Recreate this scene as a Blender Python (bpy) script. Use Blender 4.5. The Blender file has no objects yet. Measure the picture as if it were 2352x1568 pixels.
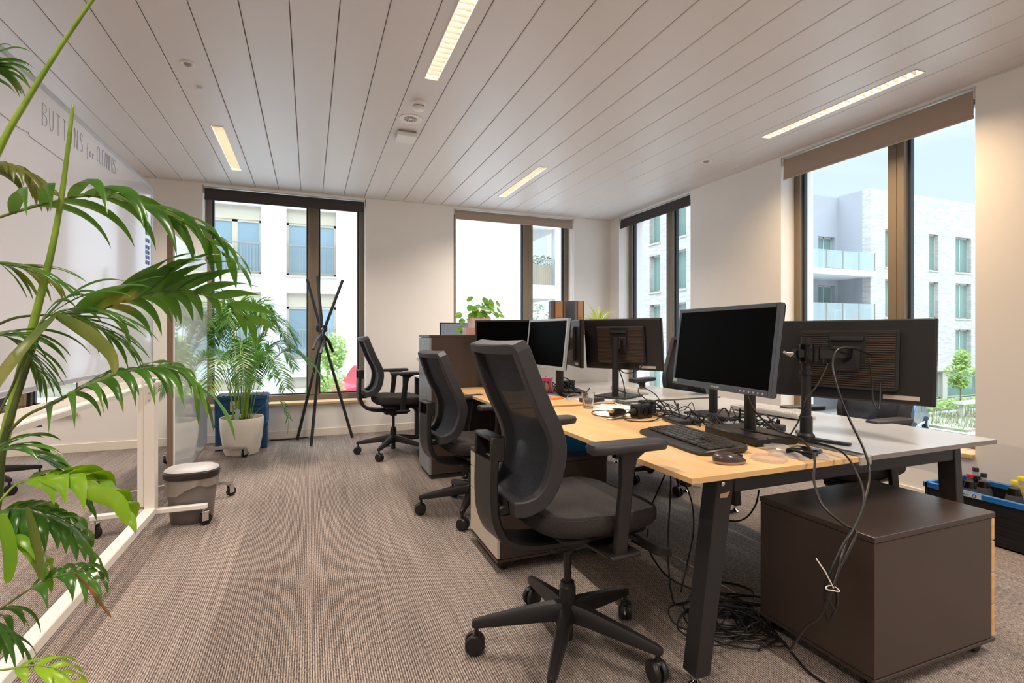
import bpy, bmesh, math, random
from mathutils import Vector, Matrix, Euler
PI = math.pi
R = math.radians
# ------------------------------------------------------------------ camera, world, sun, exposure
scn = bpy.context.scene
COL = scn.collection
cam_d = bpy.data.cameras.new('camera')
cam_d.sensor_width = 36.0
cam_d.lens = 36.0 * 1180.0 / 2352.0
cam_d.shift_y = -17.0 / 2352.0
cam_d.clip_start = 0.05
cam_d.clip_end = 400
cam = bpy.data.objects.new('camera', cam_d)
COL.objects.link(cam)
cam.location = (0, 0, 1.2)
cam.rotation_euler = (R(90), 0, -math.atan(464.5 / 1180.0))
scn.camera = cam
scn.view_settings.view_transform = 'Standard'
scn.view_settings.look = 'None'
scn.view_settings.gamma = 1.0
scn.view_settings.use_curve_mapping = False
scn.view_settings.exposure = 0.42

LAMP_W = 30.5
LAMP_COL = (1.0, 0.875, 0.745)
SUN_W = 0.15
SKY = 1.22

w = bpy.data.worlds.new('sky')
scn.world = w
w.use_nodes = True
nt = w.node_tree
nt.nodes.clear()
def wn(t, **k):
    n = nt.nodes.new(t)
    for a, b in k.items(): setattr(n, a, b)
    return n
tc = wn('ShaderNodeTexCoord')
sep = wn('ShaderNodeSeparateXYZ')
nt.links.new(tc.outputs['Generated'], sep.inputs[0])
ramp = wn('ShaderNodeValToRGB')          # blue of the open sky, paler at the horizon
ramp.color_ramp.elements[0].position = 0.0; ramp.color_ramp.elements[0].color = (0.79, 0.90, 1.0, 1)
ramp.color_ramp.elements[1].position = 0.6; ramp.color_ramp.elements[1].color = (0.56, 0.74, 1.0, 1)
nt.links.new(sep.outputs['Z'], ramp.inputs[0])
mp = wn('ShaderNodeMapping'); mp.inputs['Scale'].default_value = (1.6, 1.6, 4.5)
nt.links.new(tc.outputs['Generated'], mp.inputs[0])
noi = wn('ShaderNodeTexNoise'); noi.inputs['Scale'].default_value = 1.7; noi.inputs['Detail'].default_value = 6
nt.links.new(mp.outputs[0], noi.inputs[0])
cr = wn('ShaderNodeValToRGB')
cr.color_ramp.elements[0].position = 0.40; cr.color_ramp.elements[0].color = (0, 0, 0, 1)
cr.color_ramp.elements[1].position = 0.62; cr.color_ramp.elements[1].color = (1, 1, 1, 1)
nt.links.new(noi.outputs['Fac'], cr.inputs[0])
mx = wn('ShaderNodeMixRGB'); mx.inputs[2].default_value = (0.90, 0.955, 1.0, 1)
nt.links.new(cr.outputs[0], mx.inputs[0]); nt.links.new(ramp.outputs[0], mx.inputs[1])
st = wn('ShaderNodeMapRange')            # a cloudy sky is brighter overhead than at the horizon
st.inputs['From Min'].default_value = 0.42; st.inputs['From Max'].default_value = 0.9
st.inputs['To Min'].default_value = 0.74 * SKY; st.inputs['To Max'].default_value = 6.5 * SKY
nt.links.new(sep.outputs['Z'], st.inputs['Value'])
bg = wn('ShaderNodeBackground')
nt.links.new(mx.outputs[0], bg.inputs['Color']); nt.links.new(st.outputs[0], bg.inputs['Strength'])
wo = wn('ShaderNodeOutputWorld'); nt.links.new(bg.outputs[0], wo.inputs[0])

sd = bpy.data.lights.new('sun', 'SUN'); sd.energy = SUN_W; sd.angle = R(6); sd.color = (1, 0.97, 0.93)
so = bpy.data.objects.new('sun', sd); COL.objects.link(so)
so.rotation_euler = Vector((0.55, 0.75, -0.75)).to_track_quat('-Z', 'Y').to_euler()

# ------------------------------------------------------------------ materials
def lin(c):
    c = c / 255.0
    return c / 12.92 if c <= 0.04045 else ((c + 0.055) / 1.055) ** 2.4
def rgb(h):
    h = h.lstrip('#')
    return tuple(lin(int(h[i:i + 2], 16)) for i in (0, 2, 4)) + (1.0,)
MATS = {}
def mat(name, col='#808080', rough=0.5, metal=0.0, col2=None, nscale=20.0, bump=0.0, bscale=None, stretch=(1, 1, 1),
        trans=0.0, ior=1.45, emit=None, estr=0.0, spec=0.5, detail=3, lo=0.4, hi=0.6, sheen=0.0, coat=0.0, subs=0.0):
    if name in MATS: return MATS[name]
    m = bpy.data.materials.new(name); m.use_nodes = True
    t = m.node_tree; b = t.nodes['Principled BSDF']
    def setin(k, v):
        if k in b.inputs: b.inputs[k].default_value = v
    setin('Base Color', rgb(col)); setin('Roughness', rough); setin('Metallic', metal); setin('IOR', ior)
    setin('Transmission Weight', trans); setin('Specular IOR Level', spec); setin('Sheen Weight', sheen); setin('Coat Weight', coat)
    if emit: setin('Emission Color', rgb(emit)); setin('Emission Strength', estr)
    if subs: setin('Subsurface Weight', subs)
    if col2 or bump:
        c = t.nodes.new('ShaderNodeTexCoord'); mp = t.nodes.new('ShaderNodeMapping'); mp.inputs['Scale'].default_value = stretch
        t.links.new(c.outputs['Object'], mp.inputs[0])
    if col2:
        n = t.nodes.new('ShaderNodeTexNoise'); n.inputs['Scale'].default_value = nscale; n.inputs['Detail'].default_value = detail
        t.links.new(mp.outputs[0], n.inputs[0])
        r = t.nodes.new('ShaderNodeValToRGB')
        r.color_ramp.elements[0].position = lo; r.color_ramp.elements[0].color = rgb(col)
        r.color_ramp.elements[1].position = hi; r.color_ramp.elements[1].color = rgb(col2)
        t.links.new(n.outputs['Fac'], r.inputs[0]); t.links.new(r.outputs[0], b.inputs['Base Color'])
    if bump:
        n2 = t.nodes.new('ShaderNodeTexNoise'); n2.inputs['Scale'].default_value = bscale or nscale; n2.inputs['Detail'].default_value = 2
        t.links.new(mp.outputs[0], n2.inputs[0])
        bp = t.nodes.new('ShaderNodeBump'); bp.inputs['Strength'].default_value = bump; bp.inputs['Distance'].default_value = 0.002
        t.links.new(n2.outputs['Fac'], bp.inputs['Height']); t.links.new(bp.outputs[0], b.inputs['Normal'])
    MATS[name] = m
    return m
def window_glass():
    m = bpy.data.materials.new('window_glass'); m.use_nodes = True
    t = m.node_tree; t.nodes.clear()
    o = t.nodes.new('ShaderNodeOutputMaterial'); tr = t.nodes.new('ShaderNodeBsdfTransparent'); g = t.nodes.new('ShaderNodeBsdfGlossy')
    tr.inputs[0].default_value = (0.96, 0.985, 0.975, 1); g.inputs['Roughness'].default_value = 0.0
    f = t.nodes.new('ShaderNodeFresnel'); f.inputs[0].default_value = 1.45
    x = t.nodes.new('ShaderNodeMixShader')
    ge = t.nodes.new('ShaderNodeNewGeometry'); iv = t.nodes.new('ShaderNodeMath'); iv.operation = 'SUBTRACT'; iv.inputs[0].default_value = 1.0
    mu = t.nodes.new('ShaderNodeMath'); mu.operation = 'MULTIPLY'
    t.links.new(ge.outputs['Backfacing'], iv.inputs[1]); t.links.new(f.outputs[0], mu.inputs[0]); t.links.new(iv.outputs[0], mu.inputs[1])
    t.links.new(mu.outputs[0], x.inputs[0]); t.links.new(tr.outputs[0], x.inputs[1]); t.links.new(g.outputs[0], x.inputs[2]); t.links.new(x.outputs[0], o.inputs[0])
    MATS['window_glass'] = m
    return m
GLASS = window_glass()
def clear_plastic(name, tint, f0=0.25):
    m = bpy.data.materials.new(name); m.use_nodes = True
    t = m.node_tree; t.nodes.clear()
    o = t.nodes.new('ShaderNodeOutputMaterial'); tr = t.nodes.new('ShaderNodeBsdfTransparent'); g = t.nodes.new('ShaderNodeBsdfPrincipled')
    tr.inputs[0].default_value = rgb(tint); g.inputs['Base Color'].default_value = rgb(tint); g.inputs['Roughness'].default_value = 0.12
    x = t.nodes.new('ShaderNodeMixShader'); x.inputs[0].default_value = f0
    t.links.new(tr.outputs[0], x.inputs[1]); t.links.new(g.outputs[0], x.inputs[2]); t.links.new(x.outputs[0], o.inputs[0])
    return m
def leaf_mat(name, a, b, tcol, spots=None, rough=0.32):
    m = bpy.data.materials.new(name); m.use_nodes = True
    t = m.node_tree; bs = t.nodes['Principled BSDF']; o = t.nodes['Material Output']
    c = t.nodes.new('ShaderNodeTexCoord')
    n = t.nodes.new('ShaderNodeTexNoise'); n.inputs['Scale'].default_value = 5.0; n.inputs['Detail'].default_value = 3
    t.links.new(c.outputs['Object'], n.inputs[0])
    r = t.nodes.new('ShaderNodeValToRGB')
    r.color_ramp.elements[0].position = 0.35; r.color_ramp.elements[0].color = rgb(a)
    r.color_ramp.elements[1].position = 0.62; r.color_ramp.elements[1].color = rgb(b)
    if spots:
        e = r.color_ramp.elements.new(0.72); e.color = rgb(spots)
    t.links.new(n.outputs['Fac'], r.inputs[0]); t.links.new(r.outputs[0], bs.inputs['Base Color'])
    bs.inputs['Roughness'].default_value = rough
    tl = t.nodes.new('ShaderNodeBsdfTranslucent'); tl.inputs[0].default_value = rgb(tcol)
    x = t.nodes.new('ShaderNodeMixShader'); x.inputs[0].default_value = 0.30
    t.links.new(bs.outputs[0], x.inputs[1]); t.links.new(tl.outputs[0], x.inputs[2]); t.links.new(x.outputs[0], o.inputs[0])
    return m
def carpet_mat():
    m = bpy.data.materials.new('carpet_loop_stripes'); m.use_nodes = True
    t = m.node_tree; b = t.nodes['Principled BSDF']; L = t.links.new
    c = t.nodes.new('ShaderNodeTexCoord')
    def noise(sc, st, det=2, rough=0.5):
        mp = t.nodes.new('ShaderNodeMapping'); mp.inputs['Scale'].default_value = st
        L(c.outputs['Object'], mp.inputs[0])
        n = t.nodes.new('ShaderNodeTexNoise'); n.inputs['Scale'].default_value = sc; n.inputs['Detail'].default_value = det
        n.inputs['Roughness'].default_value = rough
        L(mp.outputs[0], n.inputs[0]); return n.outputs['Fac']
    fine = noise(1.0, (190, 75, 1), 2, 0.6)
    streak = noise(1.0, (60, 1.6, 1), 2, 0.6)
    wv = t.nodes.new('ShaderNodeTexWave'); wv.wave_type = 'BANDS'; wv.bands_direction = 'X'
    wv.inputs['Scale'].default_value = 36.0; wv.inputs['Distortion'].default_value = 0.6; wv.inputs['Detail'].default_value = 1
    L(c.outputs['Object'], wv.inputs[0])
    def madd(x, k, y):
        m_ = t.nodes.new('ShaderNodeMath'); m_.operation = 'MULTIPLY_ADD'; L(x, m_.inputs[0]); m_.inputs[1].default_value = k
        if y is None: m_.inputs[2].default_value = 0.0
        else: L(y, m_.inputs[2])
        return m_.outputs[0]
    fac = madd(fine, 0.58, madd(streak, 0.20, madd(wv.outputs['Fac'], 0.22, None)))
    ramp = t.nodes.new('ShaderNodeValToRGB')
    e = ramp.color_ramp.elements
    e[0].position = 0.34; e[0].color = rgb('#48413f'); e[1].position = 0.66; e[1].color = rgb('#bcaea8')
    x = e.new(0.5); x.color = rgb('#83776f')
    L(fac, ramp.inputs[0])
    broad = noise(1.0, (3.0, 0.8, 1), 2)
    mr = t.nodes.new('ShaderNodeMapRange'); mr.inputs['From Min'].default_value = 0.3; mr.inputs['From Max'].default_value = 0.7
    mr.inputs['To Min'].default_value = 0.86; mr.inputs['To Max'].default_value = 1.10
    L(broad, mr.inputs['Value'])
    mul = t.nodes.new('ShaderNodeVectorMath'); mul.operation = 'SCALE'
    L(ramp.outputs[0], mul.inputs[0]); L(mr.outputs[0], mul.inputs['Scale']); L(mul.outputs[0], b.inputs['Base Color'])
    b.inputs['Roughness'].default_value = 0.95; b.inputs['Specular IOR Level'].default_value = 0.1
    bp = t.nodes.new('ShaderNodeBump'); bp.inputs['Strength'].default_value = 0.6; bp.inputs['Distance'].default_value = 0.004
    ad = t.nodes.new('ShaderNodeMath'); ad.operation = 'ADD'; L(wv.outputs['Fac'], ad.inputs[0]); L(fine, ad.inputs[1])
    L(ad.outputs[0], bp.inputs['Height']); L(bp.outputs[0], b.inputs['Normal'])
    return m
def brick_mat():
    m = bpy.data.materials.new('pale_brick'); m.use_nodes = True
    t = m.node_tree; b = t.nodes['Principled BSDF']; L = t.links.new
    c = t.nodes.new('ShaderNodeTexCoord'); sp = t.nodes.new('ShaderNodeSeparateXYZ'); L(c.outputs['Object'], sp.inputs[0])
    a = t.nodes.new('ShaderNodeMath'); a.operation = 'ADD'; L(sp.outputs[0], a.inputs[0]); L(sp.outputs[1], a.inputs[1])
    cm = t.nodes.new('ShaderNodeCombineXYZ'); L(a.outputs[0], cm.inputs[0]); L(sp.outputs[2], cm.inputs[1])
    br = t.nodes.new('ShaderNodeTexBrick'); L(cm.outputs[0], br.inputs['Vector'])
    br.inputs['Scale'].default_value = 1.0; br.inputs['Brick Width'].default_value = 0.42; br.inputs['Row Height'].default_value = 0.11
    br.inputs['Mortar Size'].default_value = 0.012
    br.inputs['Color1'].default_value = rgb('#c9c5c2'); br.inputs['Color2'].default_value = rgb('#aeaaa7'); br.inputs['Mortar'].default_value = rgb('#bab6b3')
    L(br.outputs['Color'], b.inputs['Base Color']); b.inputs['Roughness'].default_value = 0.9
    return m
def mesh_fabric(name, a, b_, alpha=0.12):
    m = bpy.data.materials.new(name); m.use_nodes = True
    t = m.node_tree; b = t.nodes['Principled BSDF']; o = t.nodes['Material Output']; L = t.links.new
    c = t.nodes.new('ShaderNodeTexCoord')
    n = t.nodes.new('ShaderNodeTexNoise'); n.inputs['Scale'].default_value = 380; n.inputs['Detail'].default_value = 1
    L(c.outputs['Object'], n.inputs[0])
    r = t.nodes.new('ShaderNodeValToRGB'); r.color_ramp.elements[0].position = 0.42; r.color_ramp.elements[0].color = rgb(a)
    r.color_ramp.elements[1].position = 0.62; r.color_ramp.elements[1].color = rgb(b_)
    L(n.outputs['Fac'], r.inputs[0]); L(r.outputs[0], b.inputs['Base Color']); b.inputs['Roughness'].default_value = 0.75
    tr = t.nodes.new('ShaderNodeBsdfTransparent'); x = t.nodes.new('ShaderNodeMixShader'); x.inputs[0].default_value = alpha
    L(b.outputs[0], x.inputs[1]); L(tr.outputs[0], x.inputs[2]); L(x.outputs[0], o.inputs[0])
    return m

WALL = mat('wall_paint', '#e6e2df', 0.6, bump=0.03, nscale=180)
CEILM = mat('ceiling_metal', '#d3cdcc', 0.38, spec=0.4, bump=0.05, bscale=900)
CEILGAP = mat('ceiling_gap', '#c4beba', 0.7)
CARPET = carpet_mat()
BRONZE = mat('bronze_frame', '#7f7262', 0.42, 0.15)
GASKET = mat('gasket', '#2f3540', 0.5)
WHITEP = mat('white_paint', '#ecebe8', 0.45)
SILLW = mat('sill_wood', '#d9b98c', 0.45, col2='#cda974', nscale=6, stretch=(1, 8, 8))
BASEB = mat('baseboard_paint', '#e4ddd2', 0.5)
BLINDD = mat('blind_dark', '#413b3b', 0.85, bump=0.2, nscale=400)
BLINDT = mat('blind_taupe', '#a49284', 0.85, bump=0.2, nscale=400)
ALU = mat('aluminium', '#c9c9c9', 0.3, 0.9)
CHROME = mat('chrome', '#d8d8d8', 0.12, 1.0)
BLACKP = mat('black_plastic', '#1c1a1b', 0.42, bump=0.06, nscale=500)
BLACKG = mat('black_gloss', '#0c0c0d', 0.15)
BLACKM = mat('black_metal', '#242326', 0.5)
CHGREY = mat('chair_grey_plastic', '#323135', 0.5, bump=0.05, nscale=500)
SEATF = mat('seat_fabric', '#2c2a2b', 0.92, col2='#403b3a', nscale=500, bump=0.4, bscale=700, spec=0.2)
MESHF = mesh_fabric('chair_mesh', '#101218', '#292e3b', 0.025)
OAK = mat('desk_oak', '#dcb888', 0.33, col2='#cfa671', nscale=3.5, stretch=(9, 1.2, 1), detail=5, lo=0.3, hi=0.8)
OAKE = mat('desk_oak_edge', '#d3ac78', 0.5)
GREYT = mat('desk_grey', '#b9babd', 0.26)
GREYE = mat('desk_grey_edge', '#77706c', 0.5)
ANTH = mat('anthracite_cabinet', '#403530', 0.30, bump=0.05, nscale=600)
ANTHD = mat('anthracite_plinth', '#2e2b2a', 0.6)
BEIGE = mat('drawer_beige', '#c9bcab', 0.5)
LGREY = mat('cabinet_light_grey', '#b4b4b8', 0.45)
SCREEN = mat('screen_black', '#010101', 0.35, spec=0.04)
BEZEL = mat('bezel_grey', '#4a4f58', 0.35, 0.2)
BEZELS = mat('bezel_silver', '#9da3ab', 0.35, 0.3)
RUBBER = mat('rubber', '#1a1a1a', 0.7)
CABLE = mat('cable_black', '#0e0e0e', 0.42)
CABLEG = mat('cable_grey', '#8f9092', 0.4)
WBOARD = mat('whiteboard_enamel', '#e6e7f0', 0.10, coat=0.3)
WFRAME = mat('whiteboard_frame', '#e8e3dc', 0.4)
BROWNE = mat('board_edge_brown', '#7d6353', 0.6)
PAPER = mat('paper', '#d3d2d6', 0.8)

# ------------------------------------------------------------------ mesh helpers
class MB:
    def __init__(s):
        s.v = []; s.f = []; s.m = []; s.cur = 0; s.sm = []; s.smooth = False
    def add(s, vs, fs):
        o = len(s.v); s.v += [tuple(x) for x in vs]
        for f in fs: s.f.append([i + o for i in f]); s.m.append(s.cur); s.sm.append(s.smooth)
        return s
    def bmadd(s, bm, M=None):
        bm.verts.ensure_lookup_table()
        for i, v in enumerate(bm.verts): v.index = i
        vs = [(M @ v.co if M else v.co.copy()) for v in bm.verts]
        s.add(vs, [[v.index for v in f.verts] for f in bm.faces]); bm.free(); return s
    def box(s, x0, x1, y0, y1, z0, z1, bev=0.0, M=None, seg=1):
        if x1 < x0: x0, x1 = x1, x0
        if y1 < y0: y0, y1 = y1, y0
        if z1 < z0: z0, z1 = z1, z0
        if bev <= 0:
            vs = [Vector(p) for p in ((x0, y0, z0), (x1, y0, z0), (x1, y1, z0), (x0, y1, z0), (x0, y0, z1), (x1, y0, z1), (x1, y1, z1), (x0, y1, z1))]
            if M: vs = [M @ v for v in vs]
            return s.add(vs, [[0, 3, 2, 1], [4, 5, 6, 7], [0, 1, 5, 4], [1, 2, 6, 5], [2, 3, 7, 6], [3, 0, 4, 7]])
        bm = bmesh.new(); bmesh.ops.create_cube(bm, size=1)
        for v in bm.verts:
            v.co = Vector(((x0 + x1) / 2 + v.co.x * (x1 - x0), (y0 + y1) / 2 + v.co.y * (y1 - y0), (z0 + z1) / 2 + v.co.z * (z1 - z0)))
        bev = min(bev, 0.49 * min(x1 - x0, y1 - y0, z1 - z0))
        bmesh.ops.bevel(bm, geom=bm.edges[:], offset=bev, segments=seg, profile=0.5, affect='EDGES')
        return s.bmadd(bm, M)
    def ring(s, pts): return pts
    def loft(s, rings, caps=True, closed=True):
        n = len(rings[0]); vs = [p for r in rings for p in r]; fs = []
        for i in range(len(rings) - 1):
            for j in range(n if closed else n - 1):
                k = (j + 1) % n
                fs.append([i * n + j, i * n + k, (i + 1) * n + k, (i + 1) * n + j])
        if caps and closed:
            fs.append(list(range(n))[::-1]); fs.append([(len(rings) - 1) * n + j for j in range(n)])
        return s.add(vs, fs)
    def lathe(s, prof, n=24, c=(0, 0, 0), M=None, caps=True):
        rs = []
        for r, z in prof:
            ring = [Vector((r * math.cos(2 * PI * k / n), r * math.sin(2 * PI * k / n), z)) for k in range(n)]
            rs.append([(M @ p if M else p + Vector(c)) for p in ring])
        return s.loft(rs, caps)
    def cyl(s, a, b, r, n=12, r2=None):
        return s.tube([a, b], [r, r if r2 is None else r2], n)
    def tube(s, pts, r, n=8, closed=False, caps=True):
        pts = [Vector(p) for p in pts]; m = len(pts)
        rr = r if isinstance(r, (list, tuple)) else [r] * m
        if len(rr) != m: rr = [rr[0] + (rr[-1] - rr[0]) * i / (m - 1) for i in range(m)]
        rings = []; up = None
        for i, p in enumerate(pts):
            a = pts[(i - 1) % m] if (closed or i > 0) else p
            b = pts[(i + 1) % m] if (closed or i < m - 1) else p
            t = (b - a)
            t = t.normalized() if t.length > 1e-9 else Vector((0, 0, 1))
            if up is None:
                up = Vector((0, 0, 1)) if abs(t.z) < 0.9 else Vector((1, 0, 0))
            x = t.cross(up)
            if x.length < 1e-6: x = t.orthogonal()
            x.normalize(); y = x.cross(t).normalized(); up = y
            rings.append([p + x * math.cos(2 * PI * k / n) * rr[i] + y * math.sin(2 * PI * k / n) * rr[i] for k in range(n)])
        if closed: rings.append(rings[0]); caps = False
        return s.loft(rings, caps)
    def sweep(s, pts, nrm, wd, dp, closed=False, cut=0.3):
        """a band with a chamfered rectangular section: nrm = outward normal at each point, wd across, dp along the normal"""
        pts = [Vector(p) for p in pts]; m = len(pts); rings = []
        for i, p in enumerate(pts):
            a = pts[(i - 1) % m] if (closed or i > 0) else p
            b = pts[(i + 1) % m] if (closed or i < m - 1) else p
            t = (b - a).normalized(); nn = Vector(nrm[i] if isinstance(nrm, list) else nrm)
            nn = (nn - t * nn.dot(t)).normalized(); bb = t.cross(nn)
            W = wd[i] if isinstance(wd, list) else wd; D = dp[i] if isinstance(dp, list) else dp
            c = min(W, D) * cut
            q = [(W/2-c, D/2), (-(W/2-c), D/2), (-W/2, D/2-c), (-W/2, -(D/2-c)), (-(W/2-c), -D/2), (W/2-c, -D/2), (W/2, -(D/2-c)), (W/2, D/2-c)]
            rings.append([p + bb * x + nn * y for x, y in q])
        if closed: rings.append(rings[0])
        return s.loft(rings, not closed)
    def prism(s, poly, d0, d1, axis='y', M=None):
        """poly in the two other axes, extruded along axis"""
        n = len(poly); A = []
        for d in (d0, d1):
            for a, b in poly:
                p = Vector((a, d, b)) if axis == 'y' else (Vector((d, a, b)) if axis == 'x' else Vector((a, b, d)))
                A.append(M @ p if M else p)
        fs = [list(range(n)), list(range(n, 2 * n))[::-1]]
        for i in range(n): fs.append([i, i + n, (i + 1) % n + n, (i + 1) % n])
        return s.add(A, fs)
    def ball(s, c, r, sub=2, sc=(1, 1, 1)):
        bm = bmesh.new(); bmesh.ops.create_icosphere(bm, subdivisions=sub, radius=r)
        return s.bmadd(bm, Matrix.Translation(c) @ Matrix.Diagonal((sc[0], sc[1], sc[2], 1)))
    def build(s, name, mats, parent=None, smooth=None, loc=None, fix=True):
        me = bpy.data.meshes.new(name); me.from_pydata(s.v, [], s.f)
        mats = mats if isinstance(mats, (list, tuple)) else [mats]
        for m in mats: me.materials.append(m)
        for p, mi, sm in zip(me.polygons, s.m, s.sm): p.material_index = mi; p.use_smooth = sm if smooth is None else bool(smooth)
        if fix:
            bm = bmesh.new(); bm.from_mesh(me); bmesh.ops.recalc_face_normals(bm, faces=bm.faces); bm.to_mesh(me); bm.free()
        if smooth and smooth is not True:
            try: me.set_sharp_from_angle(angle=R(smooth))
            except Exception: pass
        me.update()
        o = bpy.data.objects.new(name, me); COL.objects.link(o)
        if parent: o.parent = parent
        if loc:
            o.location = loc
        return o
def crom(pts, k=8, closed=False):
    P = [Vector(p) for p in pts]; n = len(P); out = []
    rng = range(n) if closed else range(n - 1)
    for i in rng:
        if closed: p0, p1, p2, p3 = P[(i-1) % n], P[i], P[(i+1) % n], P[(i+2) % n]
        else: p0, p1, p2, p3 = P[max(i-1, 0)], P[i], P[i+1], P[min(i+2, n-1)]
        for j in range(k):
            t = j / k
            out.append(0.5 * ((2*p1) + (p2-p0)*t + (2*p0-5*p1+4*p2-p3)*t*t + (-p0+3*p1-3*p2+p3)*t*t*t))
    if not closed: out.append(P[-1])
    return out
def thing(name, label, cat, loc=(0, 0, 0), rz=0.0, group=None):
    o = bpy.data.objects.new(name, None); COL.objects.link(o); o.empty_display_size = 0.1
    o.location = loc; o.rotation_euler = (0, 0, rz); o['label'] = label; o['category'] = cat
    if group: o['group'] = group
    return o
def tag(o, label, cat, group=None, kind=None):
    if kind: o['kind'] = kind
    o['label'] = label; o['category'] = cat
    if group: o['group'] = group
    return o
def struct(o):
    o['kind'] = 'structure'; return o
def copy_tree(o, parent=None):
    c = o.copy(); COL.objects.link(c); c.parent = parent
    for ch in [x for x in COL.objects if x.parent == o]: copy_tree(ch, c)
    return c
def place(proto, loc, rz, label, group=None):
    c = copy_tree(proto); c.location = loc; c.rotation_euler = (0, 0, rz); c['label'] = label
    if group: c['group'] = group
    elif 'group' in c: del c['group']
    return c
def text_mesh(txt, size, M, material, name, parent, ext=0.0004, align='CENTER'):
    cu = bpy.data.curves.new(name, 'FONT'); cu.body = txt; cu.size = size; cu.extrude = ext; cu.align_x = align; cu.align_y = 'CENTER'; cu.resolution_u = 3
    tmp = bpy.data.objects.new(name, cu); COL.objects.link(tmp)
    bpy.context.view_layer.update()
    me = bpy.data.meshes.new_from_object(tmp.evaluated_get(bpy.context.evaluated_depsgraph_get()))
    bpy.data.objects.remove(tmp); me.materials.clear(); me.materials.append(material)
    me.transform(M)
    o = bpy.data.objects.new(name, me); COL.objects.link(o)
    if parent: o.parent = parent
    return o
def cable(pts, r=0.003, label='', cat='cable', name='cable', m=None, group=None, k=8, n=7):
    b = MB(); b.tube(crom(pts, k), r, n)
    o = b.build(name, m or CABLE, smooth=True)
    return tag(o, label, cat, group)

# ------------------------------------------------------------------ the room
BACK, RIGHT, LEFT, FRONT, HC = 6.465, 4.084, -4.6, -4.0, 2.855
TH = 0.42
def grid_wall(b, a0, a1, z0, z1, holes, mk):
    """boxes that fill a rectangle around rectangular holes; mk(a0,a1,z0,z1)"""
    A = sorted({a0, a1} | {h[0] for h in holes} | {h[1] for h in holes}); A = [a for a in A if a0 <= a <= a1]
    for i in range(len(A) - 1):
        x0, x1 = A[i], A[i + 1]; xm = (x0 + x1) / 2
        hs = sorted([h for h in holes if h[0] < xm < h[1]], key=lambda h: h[2]); z = z0
        for h in hs:
            if h[2] > z: mk(x0, x1, z, h[2])
            z = max(z, h[3])
        if z < z1: mk(x0, x1, z, z1)
b = MB(); b.box(LEFT - TH, RIGHT + TH, FRONT - TH, BACK + TH, -0.3, 0.0)
struct(b.build('floor', CARPET))
SZ0, SZ1 = 0.395, 2.84
WB = [(-3.75, -2.19), (-1.09, 0.633), (1.733, 3.488)]
WR = [(-0.67, 0.83), (2.034, 3.535), (4.757, 6.226)]
b = MB()
grid_wall(b, LEFT - TH, RIGHT + TH, -0.3, 3.3, [(a, c, SZ0, SZ1) for a, c in WB], lambda x0, x1, z0, z1: b.box(x0, x1, BACK, BACK + TH, z0, z1))
struct(b.build('wall_back', WALL))
b = MB()
grid_wall(b, FRONT, BACK, -0.3, 3.3, [(a, c, SZ0, SZ1) for a, c in WR], lambda y0, y1, z0, z1: b.box(RIGHT, RIGHT + TH, y0, y1, z0, z1))
struct(b.build('wall_right', WALL))
b = MB(); b.box(LEFT - TH, LEFT, FRONT, BACK, -0.3, 3.3); struct(b.build('wall_left', WALL))
b = MB(); b.box(LEFT - TH, RIGHT + TH, FRONT - TH, FRONT, -0.3, 3.3); struct(b.build('wall_front', WALL))
b = MB()
b.box(LEFT, RIGHT - 0.012, BACK - 0.012, BACK, 0, 0.09, 0.003); struct(b.build('baseboard_back', BASEB))
b = MB(); b.box(RIGHT - 0.012, RIGHT, FRONT, BACK, 0, 0.09, 0.003); struct(b.build('baseboard_right', BASEB))
b = MB(); b.box(LEFT, LEFT + 0.012, FRONT, BACK - 0.012, 0, 0.09, 0.003); struct(b.build('baseboard_left', BASEB))
# ceiling: long metal planks that run towards the back wall, with cut-outs for the lamps
PW = 0.2365; SEAM0 = -0.332
LAMPS = [(0.733, 2.11), (3.571, 2.06), (-2.105, 2.11), (-0.687, 4.66), (2.151, 4.62), (-3.524, 4.66),
         (-0.687, -0.44), (2.151, -0.44), (-3.524, -0.44), (0.733, -2.99), (3.571, -2.99), (-2.105, -2.99)]
LL, LW = 1.19, 0.046
b = MB()
k0 = math.floor((LEFT - SEAM0) / PW); k1 = math.ceil((RIGHT - SEAM0) / PW)
for k in range(k0, k1):
    x0 = max(SEAM0 + k * PW, LEFT) + 0.0022; x1 = min(SEAM0 + (k + 1) * PW, RIGHT) - 0.0022
    if x1 - x0 < 0.01: continue
    hs = [(ly, ly + LL, lx - LW, lx + LW) for lx, ly in LAMPS if x0 < lx < x1]
    def mk(y0, y1, xa, xb):
        c = 0.004; z = HC
        pl = [(xa, z + 0.02), (xb, z + 0.02), (xb, z + (c if xb == x1 else 0)), (xb - (c if xb == x1 else 0), z), (xa + (c if xa == x0 else 0), z), (xa, z + (c if xa == x0 else 0))]
        b.prism(pl, y0, y1, 'y')
    grid_wall(b, FRONT, BACK, x0, x1, hs, mk)
b.cur = 1
hs = [(ly - 0.002, ly + LL + 0.002, lx - LW - 0.002, lx + LW + 0.002) for lx, ly in LAMPS]
grid_wall(b, FRONT, BACK, LEFT, RIGHT, hs, lambda y0, y1, xa, xb: b.box(xa, xb, y0, y1, HC + 0.021, HC + 0.03))
b.box(LEFT, RIGHT, FRONT, BACK, HC + 0.16, HC + 0.3)
struct(b.build('ceiling', [CEILM, CEILGAP]))
b = MB(); b.box(LEFT, RIGHT, BACK - 0.022, BACK - 0.0001, HC - 0.004, HC + 0.002); b.box(RIGHT - 0.022, RIGHT - 0.0001, FRONT, BACK, HC - 0.004, HC + 0.002)
struct(b.build('trim_1', CEILM))
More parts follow.
